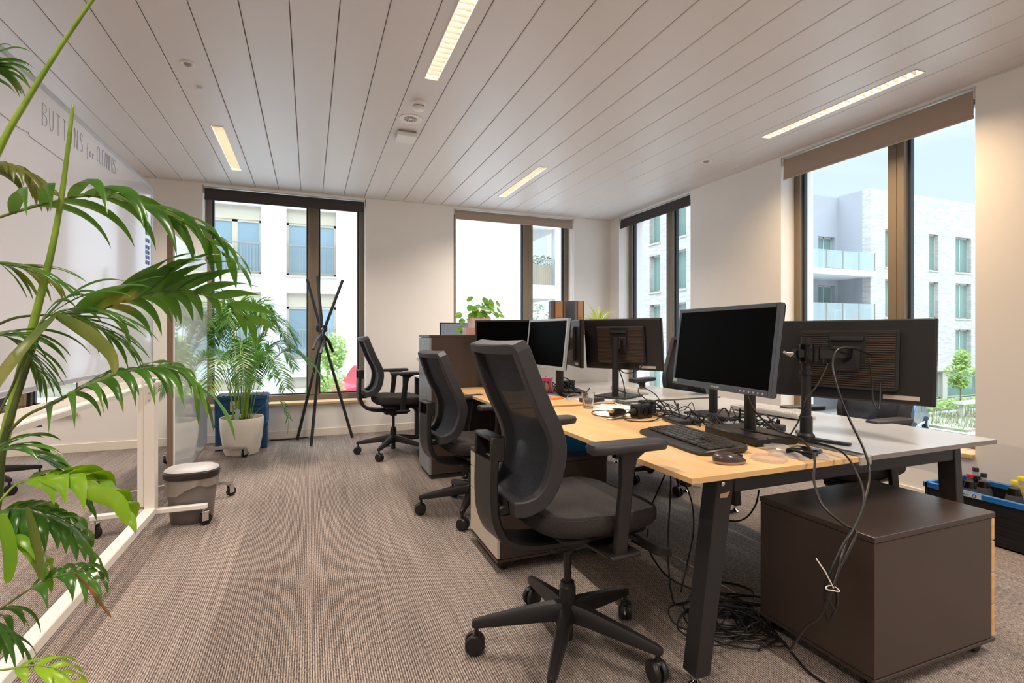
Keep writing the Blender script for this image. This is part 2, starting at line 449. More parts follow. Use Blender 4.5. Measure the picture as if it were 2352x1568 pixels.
# windows
def window(n, wall, a0, a1, m0, m1, gl=True):
    """a along the wall, d = outwards"""
    e = bpy.data.objects.new('window_%d' % n, None); COL.objects.link(e); struct(e)
    if wall == 'back': T = lambda a, d, z: (a, BACK + d, z)
    else: T = lambda a, d, z: (RIGHT + d, a, z)
    e.location = T((a0 + a1) / 2, 0.2, SZ0)
    off = Vector(e.location)
    def bx(b, a, c, d0, d1, z0, z1, bev=0.0):
        p = Vector(T(a, d0, z0)) - off; q = Vector(T(c, d1, z1)) - off
        b.box(p.x, q.x, p.y, q.y, p.z, q.z, bev)
    F0, F1 = 0.165, 0.235; fw = 0.062
    b = MB()
    zb, zt = SZ0 + 0.012, SZ1
    bx(b, a0, a0 + fw, F0, F1, zb, zt, 0.004); bx(b, a1 - fw, a1, F0, F1, zb, zt, 0.004)
    bx(b, a0 + fw, a1 - fw, F0, F1, zb, zb + 0.07, 0.004); bx(b, a0 + fw, a1 - fw, F0, F1, zt - fw, zt, 0.004)
    b.build('window_frame', BRONZE, e)
    b = MB(); bx(b, m0, m1, F0 - 0.012, F1, zb + 0.07, zt - fw, 0.004)
    bx(b, m0 + (m1 - m0) * 0.46, m0 + (m1 - m0) * 0.5, F0 - 0.016, F0, zb + 0.07, zt - fw)
    b.build('mullion', BRONZE, e)
    b = MB(); g = MB()
    for c0, c1 in ((a0 + fw, m0), (m1, a1 - fw)):
        for a, c in ((c0, c0 + 0.02), (c1 - 0.02, c1)):
            bx(b, a, c, 0.2, 0.24, zb + 0.07, zt - fw)
        bx(b, c0, c1, 0.2, 0.24, zb + 0.07, zb + 0.085)
        p = Vector(T(c0, 0.21, zb + 0.07)) - off; q = Vector(T(c1, 0.216, zt - fw)) - off
        pg = MB(); pg.box(p.x, q.x, p.y, q.y, p.z, q.z); pg.build('glass_pane', GLASS, e)
    b.build('gasket', GASKET, e)
    b = MB(); bx(b, a0 + 0.001, a1 - 0.001, -0.03, 0.164, SZ0 - 0.018, SZ0 + 0.012, 0.004); b.build('window_sill', SILLW, e)
    return e
window(1, 'back', WB[0][0], WB[0][1], -2.75, -2.63)
window(2, 'back', WB[1][0], WB[1][1], -0.017, 0.10)
window(3, 'back', WB[2][0], WB[2][1], 2.787, 2.92)
window(4, 'right', WR[2][0], WR[2][1], 5.27, 5.385)
window(5, 'right', WR[1][0], WR[1][1], 2.562, 2.683)
window(6, 'right', WR[0][0], WR[0][1], -0.15, -0.03)
# roller blinds
def blind(label, wall, a0, a1, zt, zb, m, chain_side=1, d=0.012):
    T = (lambda a, dd, z: (a, BACK + dd, z)) if wall == 'back' else (lambda a, dd, z: (RIGHT + dd, a, z))
    e = thing('roller_blind', label, 'blind', T((a0 + a1) / 2, d, zb)); off = Vector(e.location)
    def bx(b, a, c, d0, d1, z0, z1, bev=0.0):
        p = Vector(T(a, d0, z0)) - off; q = Vector(T(c, d1, z1)) - off
        b.box(p.x, q.x, p.y, q.y, p.z, q.z, bev)
    f = MB()
    prof = [(-0.001, zb + 0.02), (0.0, zb + 0.08), (0.003, zt - 0.035), (0.012, zt - 0.01), (0.035, zt), (0.06, zt - 0.02), (0.062, zt - 0.05), (0.01, zt - 0.055), (0.004, zb + 0.02)]
    vs0 = [Vector(T(a0 + 0.012, d + p - 0.0, z)) - off for p, z in prof]; vs1 = [Vector(T(a1 - 0.012, d + p, z)) - off for p, z in prof]
    f.loft([vs0, vs1]); f.build('fabric', m, e, smooth=30)
    h = MB(); bx(h, a0 + 0.01, a1 - 0.01, d - 0.004, d + 0.01, zb, zb + 0.022, 0.003); h.build('hem_bar', m, e)
    k = MB()
    for a in (a0 + 0.003, a1 - 0.009): bx(k, a, a + 0.006, d - 0.004, d + 0.07, zt - 0.07, zt + 0.01)
    bx(k, a0, a1, d - 0.002, d + 0.08, zt + 0.008, 2.85)
    k.build('bracket', WHITEP, e)
    c = MB(); a = a1 - 0.004 if chain_side > 0 else a0 + 0.004
    for dd in (0.0, 0.012):
        p = Vector(T(a, d + 0.02 + dd, zt - 0.03)) - off; q = Vector(T(a, d + 0.02 + dd, 0.95)) - off
        c.cyl(p, q, 0.0018, 6)
    p = Vector(T(a, d + 0.026, 0.9)) - off; c.box(p.x - 0.008, p.x + 0.008, p.y - 0.008, p.y + 0.008, p.z, p.z + 0.06, 0.003)
    c.build('pull_chain', WHITEP, e)
    return e
blind('dark grey roller blind rolled up above the left window behind the coat rack', 'back', -1.085, 0.628, 2.815, 2.675, BLINDD)
blind('taupe roller blind rolled up above the back wall window behind the monitors', 'back', 1.738, 3.483, 2.825, 2.695, BLINDT)
blind('dark grey roller blind rolled up over the narrow looking corner window on the right wall', 'right', 4.762, 6.221, 2.825, 2.69, BLINDD, -1)
blind('long taupe roller blind over the large window on the right wall', 'right', 2.039, 3.53, 2.83, 2.63, BLINDT, -1)
# ceiling lamps: recessed louvre troughs with a tube lamp
REFL = mat('lamp_reflector', '#ece8e0', 0.35, 0.0); LOUV = mat('lamp_louvre', '#b9ae9f', 0.4, 0.0)
TUBE = mat('lamp_tube', '#ffffff', 0.5, emit='#fff1e0', estr=12.0)
lamp_d = bpy.data.lights.new('lamp_light', 'AREA'); lamp_d.shape = 'RECTANGLE'; lamp_d.size = 0.004; lamp_d.size_y = LL - 0.04
lamp_d.spread = R(135); lamp_d.energy = LAMP_W; lamp_d.color = LAMP_COL
warm_d = lamp_d.copy(); warm_d.name = 'lamp_light_warm'; warm_d.color = (1.0, 0.72, 0.42); warm_d.energy = LAMP_W * 0.85
def make_lamp(lx, ly, label, lab_vis=True):
    e = thing('ceiling_lamp', label, 'ceiling light', (lx, ly + LL / 2, HC))
    h = LL / 2
    b = MB()
    for s in (-1, 1): b.box(s * (LW - 0.004), s * LW, -h, h, -0.004, 0.085)
    for s in (-1, 1): b.box(-LW, LW, s * (h - 0.004), s * h, -0.004, 0.085)
    b.box(-LW, LW, -h, h, 0.082, 0.085); b.build('housing', REFL, e)
    n = 22; first = None
    for i in range(1, n if lab_vis else 1):
        y = -h + LL * i / n
        if first is None:
            b = MB(); b.prism([(-0.0022, 0.036), (0.0022, 0.036), (0.0008, 0.004), (-0.0008, 0.004)], -LW + 0.004, LW - 0.004, 'x')
            first = o = b.build('louvre_blade', LOUV, e)
        else: o = first.copy(); COL.objects.link(o)
        o.location = (0, y, 0)
    b = MB(); b.cyl((0, -h + 0.03, 0.068), (0, h - 0.03, 0.068), 0.008, 10); b.build('tube_lamp', TUBE, e)
    l = bpy.data.objects.new('lamp_light', warm_d if abs(lx - 3.571) < .01 and ly > 0 else lamp_d); COL.objects.link(l); l.parent = e; l.location = (0, 0, 0.003)
    return e
LAB = ['recessed louvre lamp cut off by the top edge of the photo', 'long recessed louvre lamp in the ceiling near the large right window',
       'recessed louvre lamp above the area left of the whiteboard', 'recessed louvre lamp in the ceiling above the potted areca palm side', 'small looking recessed louvre lamp above the far monitors',
       'recessed louvre lamp in the far left part of the ceiling', 'recessed louvre lamp directly behind the viewer', 'recessed louvre lamp behind the viewer towards the right wall', 'recessed louvre lamp behind the viewer at the far left',
       'recessed louvre lamp at the rear end of the room, middle', 'recessed louvre lamp at the rear end of the room, right', 'recessed louvre lamp at the rear end of the room, left']
for i, ((lx, ly), la) in enumerate(zip(LAMPS, LAB)): make_lamp(lx, ly, la, i in (0, 1, 3, 4))
# ceiling devices
PLW = mat('device_white', '#e2dfdb', 0.45); DEVG = mat('device_grey', '#8e8a88', 0.5)
e = thing('smoke_detector', 'round white smoke detector on the ceiling nearest the long lamp', 'smoke detector', (0.725, 3.661, HC))
MB().lathe([(0.052, 0), (0.052, -0.012), (0.044, -0.022), (0.044, -0.03)], 28).build('base', PLW, e, smooth=35)
MB().lathe([(0.038, -0.028), (0.038, -0.036)], 24).build('sensor_slot', mat('slot_dark', '#3a3636', 0.6), e, smooth=35)
MB().lathe([(0.042, -0.036), (0.044, -0.044), (0.036, -0.054), (0.012, -0.058)], 28).build('cap', PLW, e, smooth=35)
e = thing('air_diffuser', 'round swirl air diffuser set in the ceiling between detector and square box', 'air vent', (0.721, 3.961, HC))
MB().lathe([(0.088, -0.001), (0.088, -0.004), (0.075, -0.008), (0.052, -0.004), (0.052, -0.001)], 32).build('ring', PLW, e, smooth=40)
b = MB(); b.lathe([(0.05, -0.0005), (0.05, -0.0015)], 24); b.build('recess', DEVG, e)
b = MB()
for k in range(10):
    a = 2 * PI * k / 10; M = Matrix.Rotation(a, 4, 'Z'); b.prism([(0.01, -0.003), (0.05, -0.011), (0.05, -0.003)], -0.0015, 0.0015, 'y', M)
b.lathe([(0.012, -0.002), (0.01, -0.007)], 12); b.build('swirl_blades', PLW, e)
e = thing('access_point', 'square white wireless box fixed under the ceiling', 'wireless access point', (0.742, 4.28, HC))
b = MB(); b.box(-0.078, 0.078, -0.09, 0.09, -0.045, -0.012, 0.006); b.build('casing', PLW, e)
b = MB(); b.box(-0.07, 0.07, -0.082, 0.082, -0.012, 0, 0); b.build('bracket', DEVG, e)
def spot(label, x, y, r):
    e = thing('ceiling_sensor', label, 'ceiling sensor', (x, y, HC))
    MB().lathe([(r, 0), (r, -0.005), (r * 0.85, -0.01), (r * 0.55, -0.006), (r * 0.5, -0.002)], 28).build('ring', PLW, e, smooth=40)
    MB().lathe([(r * 0.5, -0.002), (r * 0.42, -0.012), (r * 0.2, -0.018)], 20).build('lens', DEVG, e, smooth=40)
spot('round ceiling sensor at the upper left of the ceiling', -0.695, 3.65, 0.042)
spot('round ceiling sensor above the wall beside the corner window', 3.527, 3.89, 0.06)
e = MB().lathe([(0.022, 0), (0.022, -0.012), (0.014, -0.018)], 18).build('ceiling_sensor', PLW, None, smooth=40, loc=(-0.692, 3.98, HC))
tag(e, 'tiny round sensor on the ceiling just beyond the upper left round sensor', 'ceiling sensor')

# ------------------------------------------------------------------ desks
DT = 0.02
def splay_leg(xt0, xt1, xb0, xb1, y0, y1, zt, parent):
    b = MB(); zb = 0.045
    r0 = [Vector((xb0, y0, zb)), Vector((xb1, y0, zb)), Vector((xb1, y1, zb)), Vector((xb0, y1, zb))]
    r1 = [Vector((xt0, y0, zt)), Vector((xt1, y0, zt)), Vector((xt1, y1, zt)), Vector((xt0, y1, zt))]
    b.loft([r0, r1]); o = b.build('leg', BLACKM, parent)
    md = o.modifiers.new('b', 'BEVEL'); md.width = 0.003; md.segments = 1
    cx, cy = (xb0 + xb1) / 2, (y0 + y1) / 2
    g = MB(); g.lathe([(0.026, 0.0), (0.026, 0.004), (0.012, 0.014), (0.006, 0.02), (0.006, 0.05)], 20, (cx, cy, 0))
    g.build('foot_glide', CHROME, o, smooth=40)
    return o
def bench(label, X0, Xm0, Xm1, X1, Y0, Y1, H, near_in, far_in):
    e = thing('bench_desk', label, 'desk', (X0, Y0, 0)); ox, oy = X0, Y0
    b = MB(); b.box(0, Xm0 - ox, 0, Y1 - oy, H - DT, H, 0.0012); w = b.build('tabletop', OAK, e); w['label'] = 'oak coloured half of the desk top'
    b = MB(); b.box(Xm1 - ox, X1 - ox, 0, Y1 - oy, H - DT, H, 0.0012)
    g = b.build('tabletop', GREYT, e); g['label'] = 'pale grey half of the desk top'
    b = MB(); b.box(Xm1 - ox + 0.0005, X1 - ox + 0.001, -0.0012, 0.0, H - DT + 0.001, H - 0.001); b.box(X1 - ox, X1 - ox + 0.0012, 0, Y1 - oy, H - DT + 0.001, H - 0.001)
    b.box(Xm1 - ox - 0.001, Xm1 - ox, 0, Y1 - oy, H - DT + 0.001, H - 0.001)
    b.build('edge_band', GREYE, g)
    b = MB(); b.box(-0.0012, 0, 0, Y1 - oy, H - DT + 0.001, H - 0.001); b.box(-0.001, Xm0 - ox, -0.0012, 0, H - DT + 0.001, H - 0.001); b.build('edge_band', OAKE, w)
    # cable channel between the tops
    b = MB(); b.box(Xm0 - ox + 0.006, Xm1 - ox - 0.006, 0.012, Y1 - oy, H - 0.03, H - 0.022); b.box(Xm0 - ox + 0.03, Xm0 - ox + 0.034, 0.0, Y1 - oy, H - 0.03, H - 0.002)
    b.box(Xm0 - ox + 0.045, Xm0 - ox + 0.049, 0.0, Y1 - oy, H - 0.03, H - 0.002)
    b.box(Xm0 - ox + 0.03, Xm0 - ox + 0.049, 0, Y1 - oy, H - 0.032, H - 0.028); b.build('cable_channel', ALU, e)
    for yy, fr in ((near_in, 1), (Y1 - oy - far_in, 0)):
        y0, y1 = yy, yy + 0.07
        zt = H - DT
        splay_leg(0.16, 0.235, 0.065, 0.125, y0, y1, zt, e)
        xr = X1 - ox
        splay_leg(xr - 0.195, xr - 0.15, xr - 0.14, xr - 0.085, y0, y1, zt, e)
        b = MB(); b.box(0.235, xr - 0.195, y0 + 0.004, y0 + 0.05, zt - 0.068, zt - 0.0005, 0.003)
        b.build('cross_beam', BLACKM, e)
    b = MB()
    for x in (0.35, 1.25): b.box(x, x + 0.05, near_in + 0.07, Y1 - oy - far_in, H - DT - 0.05, H - DT - 0.001)
    b.build('side_rail', BLACKM, e)
    return e
XA, XB, XC, XD = 1.135, 1.912, 1.989, 2.795
D1 = bench('near double bench desk, oak left half and pale grey right half, on splayed black legs', XA, XB, XC, XD, 1.315, 2.905, 0.74, 0.055, 0.25)
b = MB(); b.box(0.78, 0.845, -0.006, 0.016, 0.705, 0.742, 0.004); b.build('channel_end_cap', mat('cap_grey', '#a9a39f', 0.35, 0.3), D1)
b = MB(); b.prism([(0.165, 0.655), (0.21, 0.66), (0.195, 0.64), (0.165, 0.642)], 0.0535, 0.0546); b.build('small_tag', mat('tag_tan', '#c9a182', 0.5), D1)
b = MB(); b.lathe([(0.008, 0), (0.008, 0.002), (0.005, 0.003)], 16, M=Matrix.Translation((0.178, 0.054, 0.688)) @ Matrix.Rotation(R(90), 4, 'X')); b.build('lock_screw', CHROME, D1)
D2 = bench('far double bench desk behind the near one, against the tall cabinets', 1.105, 1.89, 1.968, 2.775, 2.92, 4.168, 0.75, 0.2, 0.10)
# ------------------------------------------------------------------ drawer pedestals
def pedestal(name, label, x0, x1, y0, y1, H, face, fm, nd, group=None):
    e = thing(name, label, 'drawer cabinet', ((x0 + x1) / 2, (y0 + y1) / 2, 0)); cx, cy = (x0 + x1) / 2, (y0 + y1) / 2
    X0, X1, Y0, Y1 = x0 - cx, x1 - cx, y0 - cy, y1 - cy
    zb = 0.052; ft = 0.018; s = face
    bx0 = X0 + (ft + 0.004 if s < 0 else 0.003); bx1 = X1 - (ft + 0.004 if s > 0 else 0.003)
    b = MB(); b.box(bx0, bx1, Y0 + 0.003, Y1 - 0.003, zb + 0.014, H - 0.022, 0.0015); b.build('carcass', ANTH, e)
    b = MB(); b.box(X0, X1, Y0, Y1, H - 0.02, H, 0.0015); b.build('top_panel', ANTH, e)
    b = MB(); b.box(X0, X1, Y0, Y1, zb, zb + 0.012, 0.001); b.build('bottom_panel', ANTH, e)
    hs = [0.085] + [(H - 0.022 - zb - 0.018 - 0.085) / (nd - 1)] * (nd - 1); z = H - 0.024
    for i, h in enumerate(hs):
        b = MB(); xf = X0 if s < 0 else X1
        b.box(xf + (0.001 if s < 0 else -0.001), xf + (ft if s < 0 else -ft), Y0 + 0.002, Y1 - 0.002, z - h + 0.004, z, 0.0015)
        d = b.build('drawer_front', fm, e)
        if i == 0:
            q = MB(); M = Matrix.Translation((xf, Y0 + 0.07, z - 0.045)) @ Matrix.Rotation(R(90), 4, 'Y')
            q.lathe([(0.011, -0.004), (0.011, 0.004)], 16, M=M); q.box(xf - 0.02, xf + 0.002, Y0 + 0.064, Y0 + 0.076, z - 0.055, z - 0.035, 0.003)
            q.build('lock', BLACKP, d)
        z -= h
    for sx in (-1, 1):
        for sy in (-1, 1):
            c = (sx * (X1 - 0.05), sy * (Y1 - 0.05))
            b = MB(); b.box(c[0] - 0.022, c[0] + 0.022, c[1] - 0.02, c[1] + 0.02, 0.036, zb - 0.0005, 0.003)
            for dy in (-0.012, 0.012):
                b.lathe([(0.02, -0.007), (0.024, -0.004), (0.024, 0.004), (0.02, 0.007)], 18, M=Matrix.Translation((c[0], c[1] + dy, 0.0245)) @ Matrix.Rotation(R(90), 4, 'X'))
            b.build('castor', BLACKP, e, smooth=35)
    return e
WOODF = mat('drawer_oak', '#d9ac74', 0.45, col2='#cf9f66', nscale=5, stretch=(1, 1, 10))
pedestal('drawer_pedestal', 'anthracite drawer pedestal with oak drawer fronts at the near end of the desk', 1.718, 2.392, 1.128, 1.592, 0.534, 1, WOODF, 4)
pedestal('drawer_pedestal', 'anthracite drawer pedestal with beige drawer fronts behind the nearest chair', 0.872, 1.512, 2.418, 2.878, 0.547, -1, BEIGE, 4)
b = MB(); b.cur = 0
# ------------------------------------------------------------------ tall cabinets
def tall_cab(label, x0, x1, y0, y1, H, m, front=True):
    e = thing('storage_cabinet', label, 'cabinet', ((x0 + x1) / 2, (y0 + y1) / 2, 0)); hx, hy = (x1 - x0) / 2, (y1 - y0) / 2
    b = MB(); b.box(-hx + 0.02, hx - 0.001, -hy + 0.012, hy - 0.012, 0.0, 0.04); b.build('plinth', ANTHD, e)
    b = MB(); b.box(-hx + 0.022, hx, -hy, hy, 0.04, H - 0.02, 0.0015); b.box(-hx + 0.026, hx - 0.03, -hy - 0.001, -hy + 0.01, 0.07, H - 0.05); b.build('carcass', m, e)
    b = MB(); b.box(-hx, hx, -hy, hy, H - 0.0195, H, 0.0015); b.build('top_panel', m, e)
    if front:
        FR = mat('cabinet_front_grey', '#85898e', 0.35, 0.2)
        b = MB(); b.box(-hx, -hx + 0.02, -hy, hy, 0.04, H - 0.024, 0.0015); d = b.build('pull_out_front', FR, e)
        b = MB(); b.box(-hx - 0.028, -hx + 0.0005, -0.05, hy + 0.01 - 0.04, 0.965, 0.995, 0.002); b.build('handle', ALU, d)
        b = MB(); b.lathe([(0.012, 0), (0.012, 0.003), (0.008, 0.004)], 16, M=Matrix.Translation((-hx - 0.003, 0.0, 1.12)) @ Matrix.Rotation(R(90), 4, 'Y')); b.build('lock', CHROME, d)
    return e
tall_cab('tall anthracite cabinet with grey narrow front and silver handle at the aisle', 0.915, 1.735, 4.185, 4.615, 1.192, ANTH)
tall_cab('light grey tall cabinet carrying the books, behind the far monitors', 1.745, 2.625, 4.185, 4.615, 1.192, LGREY, False)
# desk beyond the cabinets, only its edge shows
e = thing('office_desk', 'pale desk beyond the tall cabinets, by the far chair', 'desk', (1.1, 4.7, 0))
b = MB(); b.box(0, 1.6, 0, 1.5, 0.72, 0.74, 0.0012); b.build('tabletop', mat('desk_cream', '#d8cdbd', 0.45), e)
for x in (0.06, 1.48):
    for y in (0.08, 1.36):
        b = MB(); b.box(x, x + 0.06, y, y + 0.06, 0, 0.72, 0.003); b.build('leg', BLACKM, e)

# ------------------------------------------------------------------ office chair
def make_chair(label, dz=0.0):
    """dz lowers the seat from its highest setting; +x is forward"""
    e = thing('office_chair', label, 'office chair', group=None)
    Z = lambda z: z - dz
    # ---- back frame
    prof = crom([(-.292, 0, Z(.590)), (-.235, 0, Z(.602)), (-.182, 0, Z(.638)), (-.148, 0, Z(.70)), (-.132, 0, Z(.80)), (-.152, 0, Z(.885)), (-.200, 0, Z(.98)), (-.252, 0, Z(1.11)), (-.276, 0, Z(1.182))], 6)
    n = len(prof)
    cum = [0]
    for i in range(1, n): cum.append(cum[-1] + (prof[i] - prof[i-1]).length)
    T = cum[-1]
    def at(s):
        s = min(max(s, 0), T)
        for i in range(1, n):
            if cum[i] >= s:
                f = (s - cum[i-1]) / (cum[i] - cum[i-1]); p = prof[i-1].lerp(prof[i], f); t = (prof[i] - prof[i-1]).normalized(); break
        return p, Vector((t.z, 0, -t.x))      # point, forward normal
    def hw(s):
        f = s / T
        return 0.165 + 0.05 * math.sin(min(f * 1.25, 1) * PI * 0.5) - 0.018 * max(0, f - 0.5) * 2
    # outline of the frame in (s, lateral) with round corners
    out = []
    rc = 0.055
    def corner(s0, l0, a0, a1, rr):
        for k in range(5):
            a = a0 + (a1 - a0) * k / 4; out.append((s0 + rr * math.cos(a), l0 + rr * math.sin(a)))
    N = 16
    right = [(rc + (T - 0.03 - rc) * k / N) for k in range(N + 1)]
    out += [(0.0, -0.10 + 0.2 * k / 6) for k in range(7)][::-1]            # bottom edge, + to -
    corner(rc, -(hw(0) - rc), PI, 1.5 * PI, rc)
    out += [(s, -hw(s)) for s in right[1:-1]]
    out += [(T - 0.03 + 0.03 * math.sin(a), -(hw(T) - 0.03) - 0.03 * math.cos(a)) for a in (0.0, PI / 4, PI / 2)]
    out += [(T, -hw(T) + 0.03 + (2 * hw(T) - 0.06) * k / 6) for k in range(1, 6)]
    out += [(T - 0.03 + 0.03 * math.sin(a), (hw(T) - 0.03) + 0.03 * math.cos(a)) for a in (PI / 2, PI / 4, 0.0)]
    out += [(s, hw(s)) for s in right[1:-1][::-1]]
    oo = [(s, -l) for s, l in out if False]
    cc = []
    for k in range(5):
        a = 0.5 * PI + 0.5 * PI * k / 4; cc.append((rc + rc * math.cos(a), (hw(0) - rc) + rc * math.sin(a)))
    out += cc
    pts = []; nr = []; ins = 0.018
    for s, l in out:
        ll = l * (1 - ins / max(abs(l), 0.08)) if abs(l) > 0.1 else l
        s2 = min(max(s, ins), T - ins)
        p, nn = at(s2)
        bow = 0.018 * (1 - (ll / 0.2) ** 2) * (0.3 + 0.7 * s2 / T)      # the back is slightly concave
        pts.append(p + Vector((0, ll, 0)) - nn * (0.022 + bow)); nr.append(nn)
    # drop near duplicates
    P2, N2 = [], []
    for p, q in zip(pts, nr):
        if P2 and (p - P2[-1]).length < 0.004: continue
        P2.append(p); N2.append(q)
    if (P2[0] - P2[-1]).length < 0.004: P2.pop(); N2.pop()
    b = MB(); b.sweep(P2, N2, 0.036, 0.056, closed=True, cut=0.13); bf = b.build('back_frame', CHGREY, e, smooth=30)
    # mesh panel
    b = MB(); rows = 30; cols = 12; rr = []
    for i in range(rows + 1):
        s = 0.03 + (T - 0.06) * i / rows; p, nn = at(s); row = []
        h = hw(s) - 0.026
        if s < rc: h = min(h, hw(0) - rc + math.sqrt(max(0, rc * rc - (rc - s) ** 2)) - 0.02)
        for j in range(cols + 1):
            l = -h + 2 * h * j / cols
            bow = 0.020 * (1 - (l / 0.2) ** 2) * (0.3 + 0.7 * s / T)
            row.append(p + Vector((0, l, 0)) - nn * (0.014 + bow))
        rr.append(row)
    b.loft(rr, caps=False, closed=False); b.build('back_mesh', MESHF, e, smooth=True)
    # ---- back support: slotted upright, curving forward under the seat
    b = MB(); zt = Z(.852)
    side = crom([(-.335, 0, Z(.77)), (-.338, 0, Z(.66)), (-.328, 0, Z(.56)), (-.285, 0, Z(.485)), (-.20, 0, Z(.452)), (-.08, 0, Z(.440)), (0.03, 0, Z(.438))], 5)
    tn = []
    for i in range(len(side)):
        t = (side[min(i + 1, len(side) - 1)] - side[max(i - 1, 0)]).normalized(); tn.append(Vector((t.z, 0, -t.x)))
    b.sweep(side, tn, 0.155, 0.030, cut=0.25)
    for sy in (-1, 1): b.box(-.352, -.300, sy * 0.078, sy * 0.060, Z(.765), zt, 0.005)
    b.box(-.352, -.300, -0.078, 0.078, zt - 0.016, zt, 0.006); b.box(-.306, -.298, -.06, .06, Z(.765), zt - 0.01)
    b.box(-.322, -.262, -0.07, 0.07, Z(.575), Z(.612), 0.008)
    b.build('back_support', BLACKP, e, smooth=40)
    # ---- seat
    def outline(sc, dx=0.0, m=40):
        o = []
        for k in range(m):
            a = 2 * PI * k / m; c, s_ = math.cos(a), math.sin(a)
            ex = 0.42 if c > 0 else 0.62
            x = abs(c) ** ex * (1 if c > 0 else -1); y = abs(s_) ** 0.55 * (1 if s_ > 0 else -1)
            X = 0.045 + x * (0.255) ; Y = y * (0.245 - 0.012 * max(0, x))
            o.append((0.045 + (X - 0.045) * sc + dx, Y * sc))
        return o
    b = MB(); rings = []
    for z, sc in ((.500, .82), (.503, .91), (.516, .97), (.535, .995), (.556, 1.0), (.570, .995), (.5725, .985)):
        rings.append([Vector((x, y, Z(z + (0.010 if x < 0 else 0) - 0.02 * max(0, (x - 0.2) / 0.1) * (1 if z > 0.53 else 0)))) for x, y in outline(sc)])
    b.loft(rings); b.build('seat', SEATF, e, smooth=35)
    b = MB(); rings = []
    for z, sc in ((.573, .988), (.5785, .980), (.5815, .95), (.584, .8), (.5855, .5), (.5855, .05)):
        rings.append([Vector((x, y, Z(z + (0.010 if x < 0 else 0) - 0.02 * max(0, (x - 0.2) / 0.1)))) for x, y in outline(sc)])
    b.loft(rings); b.build('seat_pad', SEATF, e, smooth=28)
    b = MB(); b.box(-0.12, 0.24, -0.18, 0.18, Z(.468), Z(.502), 0.015); b.box(-0.10, 0.15, -0.065, 0.065, Z(.395), Z(.470), 0.02); b.lathe([(0.035, Z(.38)), (0.035, Z(.41))], 20)
    b.build('seat_mechanism', BLACKP, e, smooth=40)
    for sy in (-1, 1):
        b = MB(); b.prism([(-.02, Z(.452)), (.105, Z(.452)), (.105, Z(.468)), (-.02, Z(.468))], sy * 0.06, sy * 0.30, 'y')
        M = Matrix.Translation((0, 0, 0))
        b.prism([(0.008, Z(.462)), (.056, Z(.462)), (.062, Z(.52)), (.074, Z(.62)), (.088, Z(.74)), (.100, Z(.776)), (.150, Z(.804)), (-.005, Z(.806)), (.034, Z(.79)), (.034, Z(.70)), (.020, Z(.585))], sy * 0.260, sy * 0.286, 'y')
        am = b.build('armrest', BLACKP, e)
        md = am.modifiers.new('b', 'BEVEL'); md.width = 0.006; md.segments = 2; md.limit_method = 'ANGLE'
        b = MB(); M = Matrix.Translation((.065, sy * 0.272, Z(.820))) @ Matrix.Rotation(R(-5 * sy) * -1, 4, 'Z')
        rings = []
        for z, k in ((-.014, .86), (-.008, .97), (.004, 1.0), (.012, .97), (.016, .85)):
            ring = []
            for j in range(28):
                a = 2 * PI * j / 28; c, s_ = math.cos(a), math.sin(a)
                ring.append(M @ Vector(((abs(c) ** .35) * (1 if c > 0 else -1) * 0.150 * (k if k > .9 else .97), (abs(s_) ** .45) * (1 if s_ > 0 else -1) * 0.046 * k, z)))
            rings.append(ring)
        b.loft(rings); b.build('arm_pad', CHGREY, am, smooth=50)
    b = MB(); b.prism([(.17, Z(.44)), (.24, Z(.425)), (.235, Z(.45)), (.19, Z(.462))], -0.30, -0.16, 'y'); b.box(.17, .19, -.2, 0, Z(.45), Z(.465)); b.build('lever', BLACKP, e)
    # ---- gas column and star base
    b = MB(); b.lathe([(0.0145, .20), (0.0145, Z(.42))], 16); b.lathe([(0.031, .165), (0.031, .245), (0.026, .25), (0.026, .262), (0.016, .265)], 20); b.lathe([(0.022, .045), (0.022, .14)], 16)
    b.build('gas_column', BLACKP, e, smooth=40)
    b = MB(); b.lathe([(0.040, .118), (0.048, .13), (0.050, .165), (0.040, .182), (0.030, .186)], 24); b.build('base_hub', BLACKP, e, smooth=45)
    casters = []
    for k in range(5):
        a = 2 * PI * k / 5; M = Matrix.Rotation(a, 4, 'Z')
        b = MB(); rg = []
        for x, w_, zt_, zb_ in ((0.03, .030, .186, .125), (0.09, .026, .180, .122), (0.2, .021, .160, .112), (0.3, .017, .140, .104), (0.352, .014, .128, .100), (0.362, .008, .122, .102)):
            rg.append([M @ Vector(p) for p in ((x, -w_, zb_), (x, w_, zb_), (x, w_ * 1.0, zb_ + (zt_ - zb_) * .65), (x, w_ * .55, zt_), (x, -w_ * .55, zt_), (x, -w_, zb_ + (zt_ - zb_) * .65))])
        b.loft(rg); b.build('base_leg', BLACKP, e, smooth=35)
        M2 = M @ Matrix.Translation((0.345, 0, 0)) @ Matrix.Rotation(R(40 + 70 * k), 4, 'Z')
        b = MB(); b.cyl(M @ Vector((0.345, 0, 0.06)), M @ Vector((0.345, 0, 0.108)), 0.008)
        b.box(-.020, .014, -.026, .026, .052, .075, .008, M2); cs = b.build('castor', BLACKP, e, smooth=40)
        for sy in (-1, 1):
            wb = MB(); wb.lathe([(0.022, 0.004), (0.036, 0.006), (0.038, 0.012), (0.038, 0.020), (0.034, 0.026), (0.012, 0.028)], 26, M=M2 @ Matrix.Translation((-.006, 0, .0382)) @ Matrix.Rotation(R(-90 * sy), 4, 'X'))
            wb.build('wheel', BLACKP, cs, smooth=35)
    return e
def turn_base(ch, ang):
    for o in list(COL.objects):
        if o.parent == ch and (o.name.startswith('base_leg') or o.name.startswith('castor')): o.rotation_euler.z = ang
chair = make_chair('black high back mesh office chair in the foreground, pulled up to the near desk')
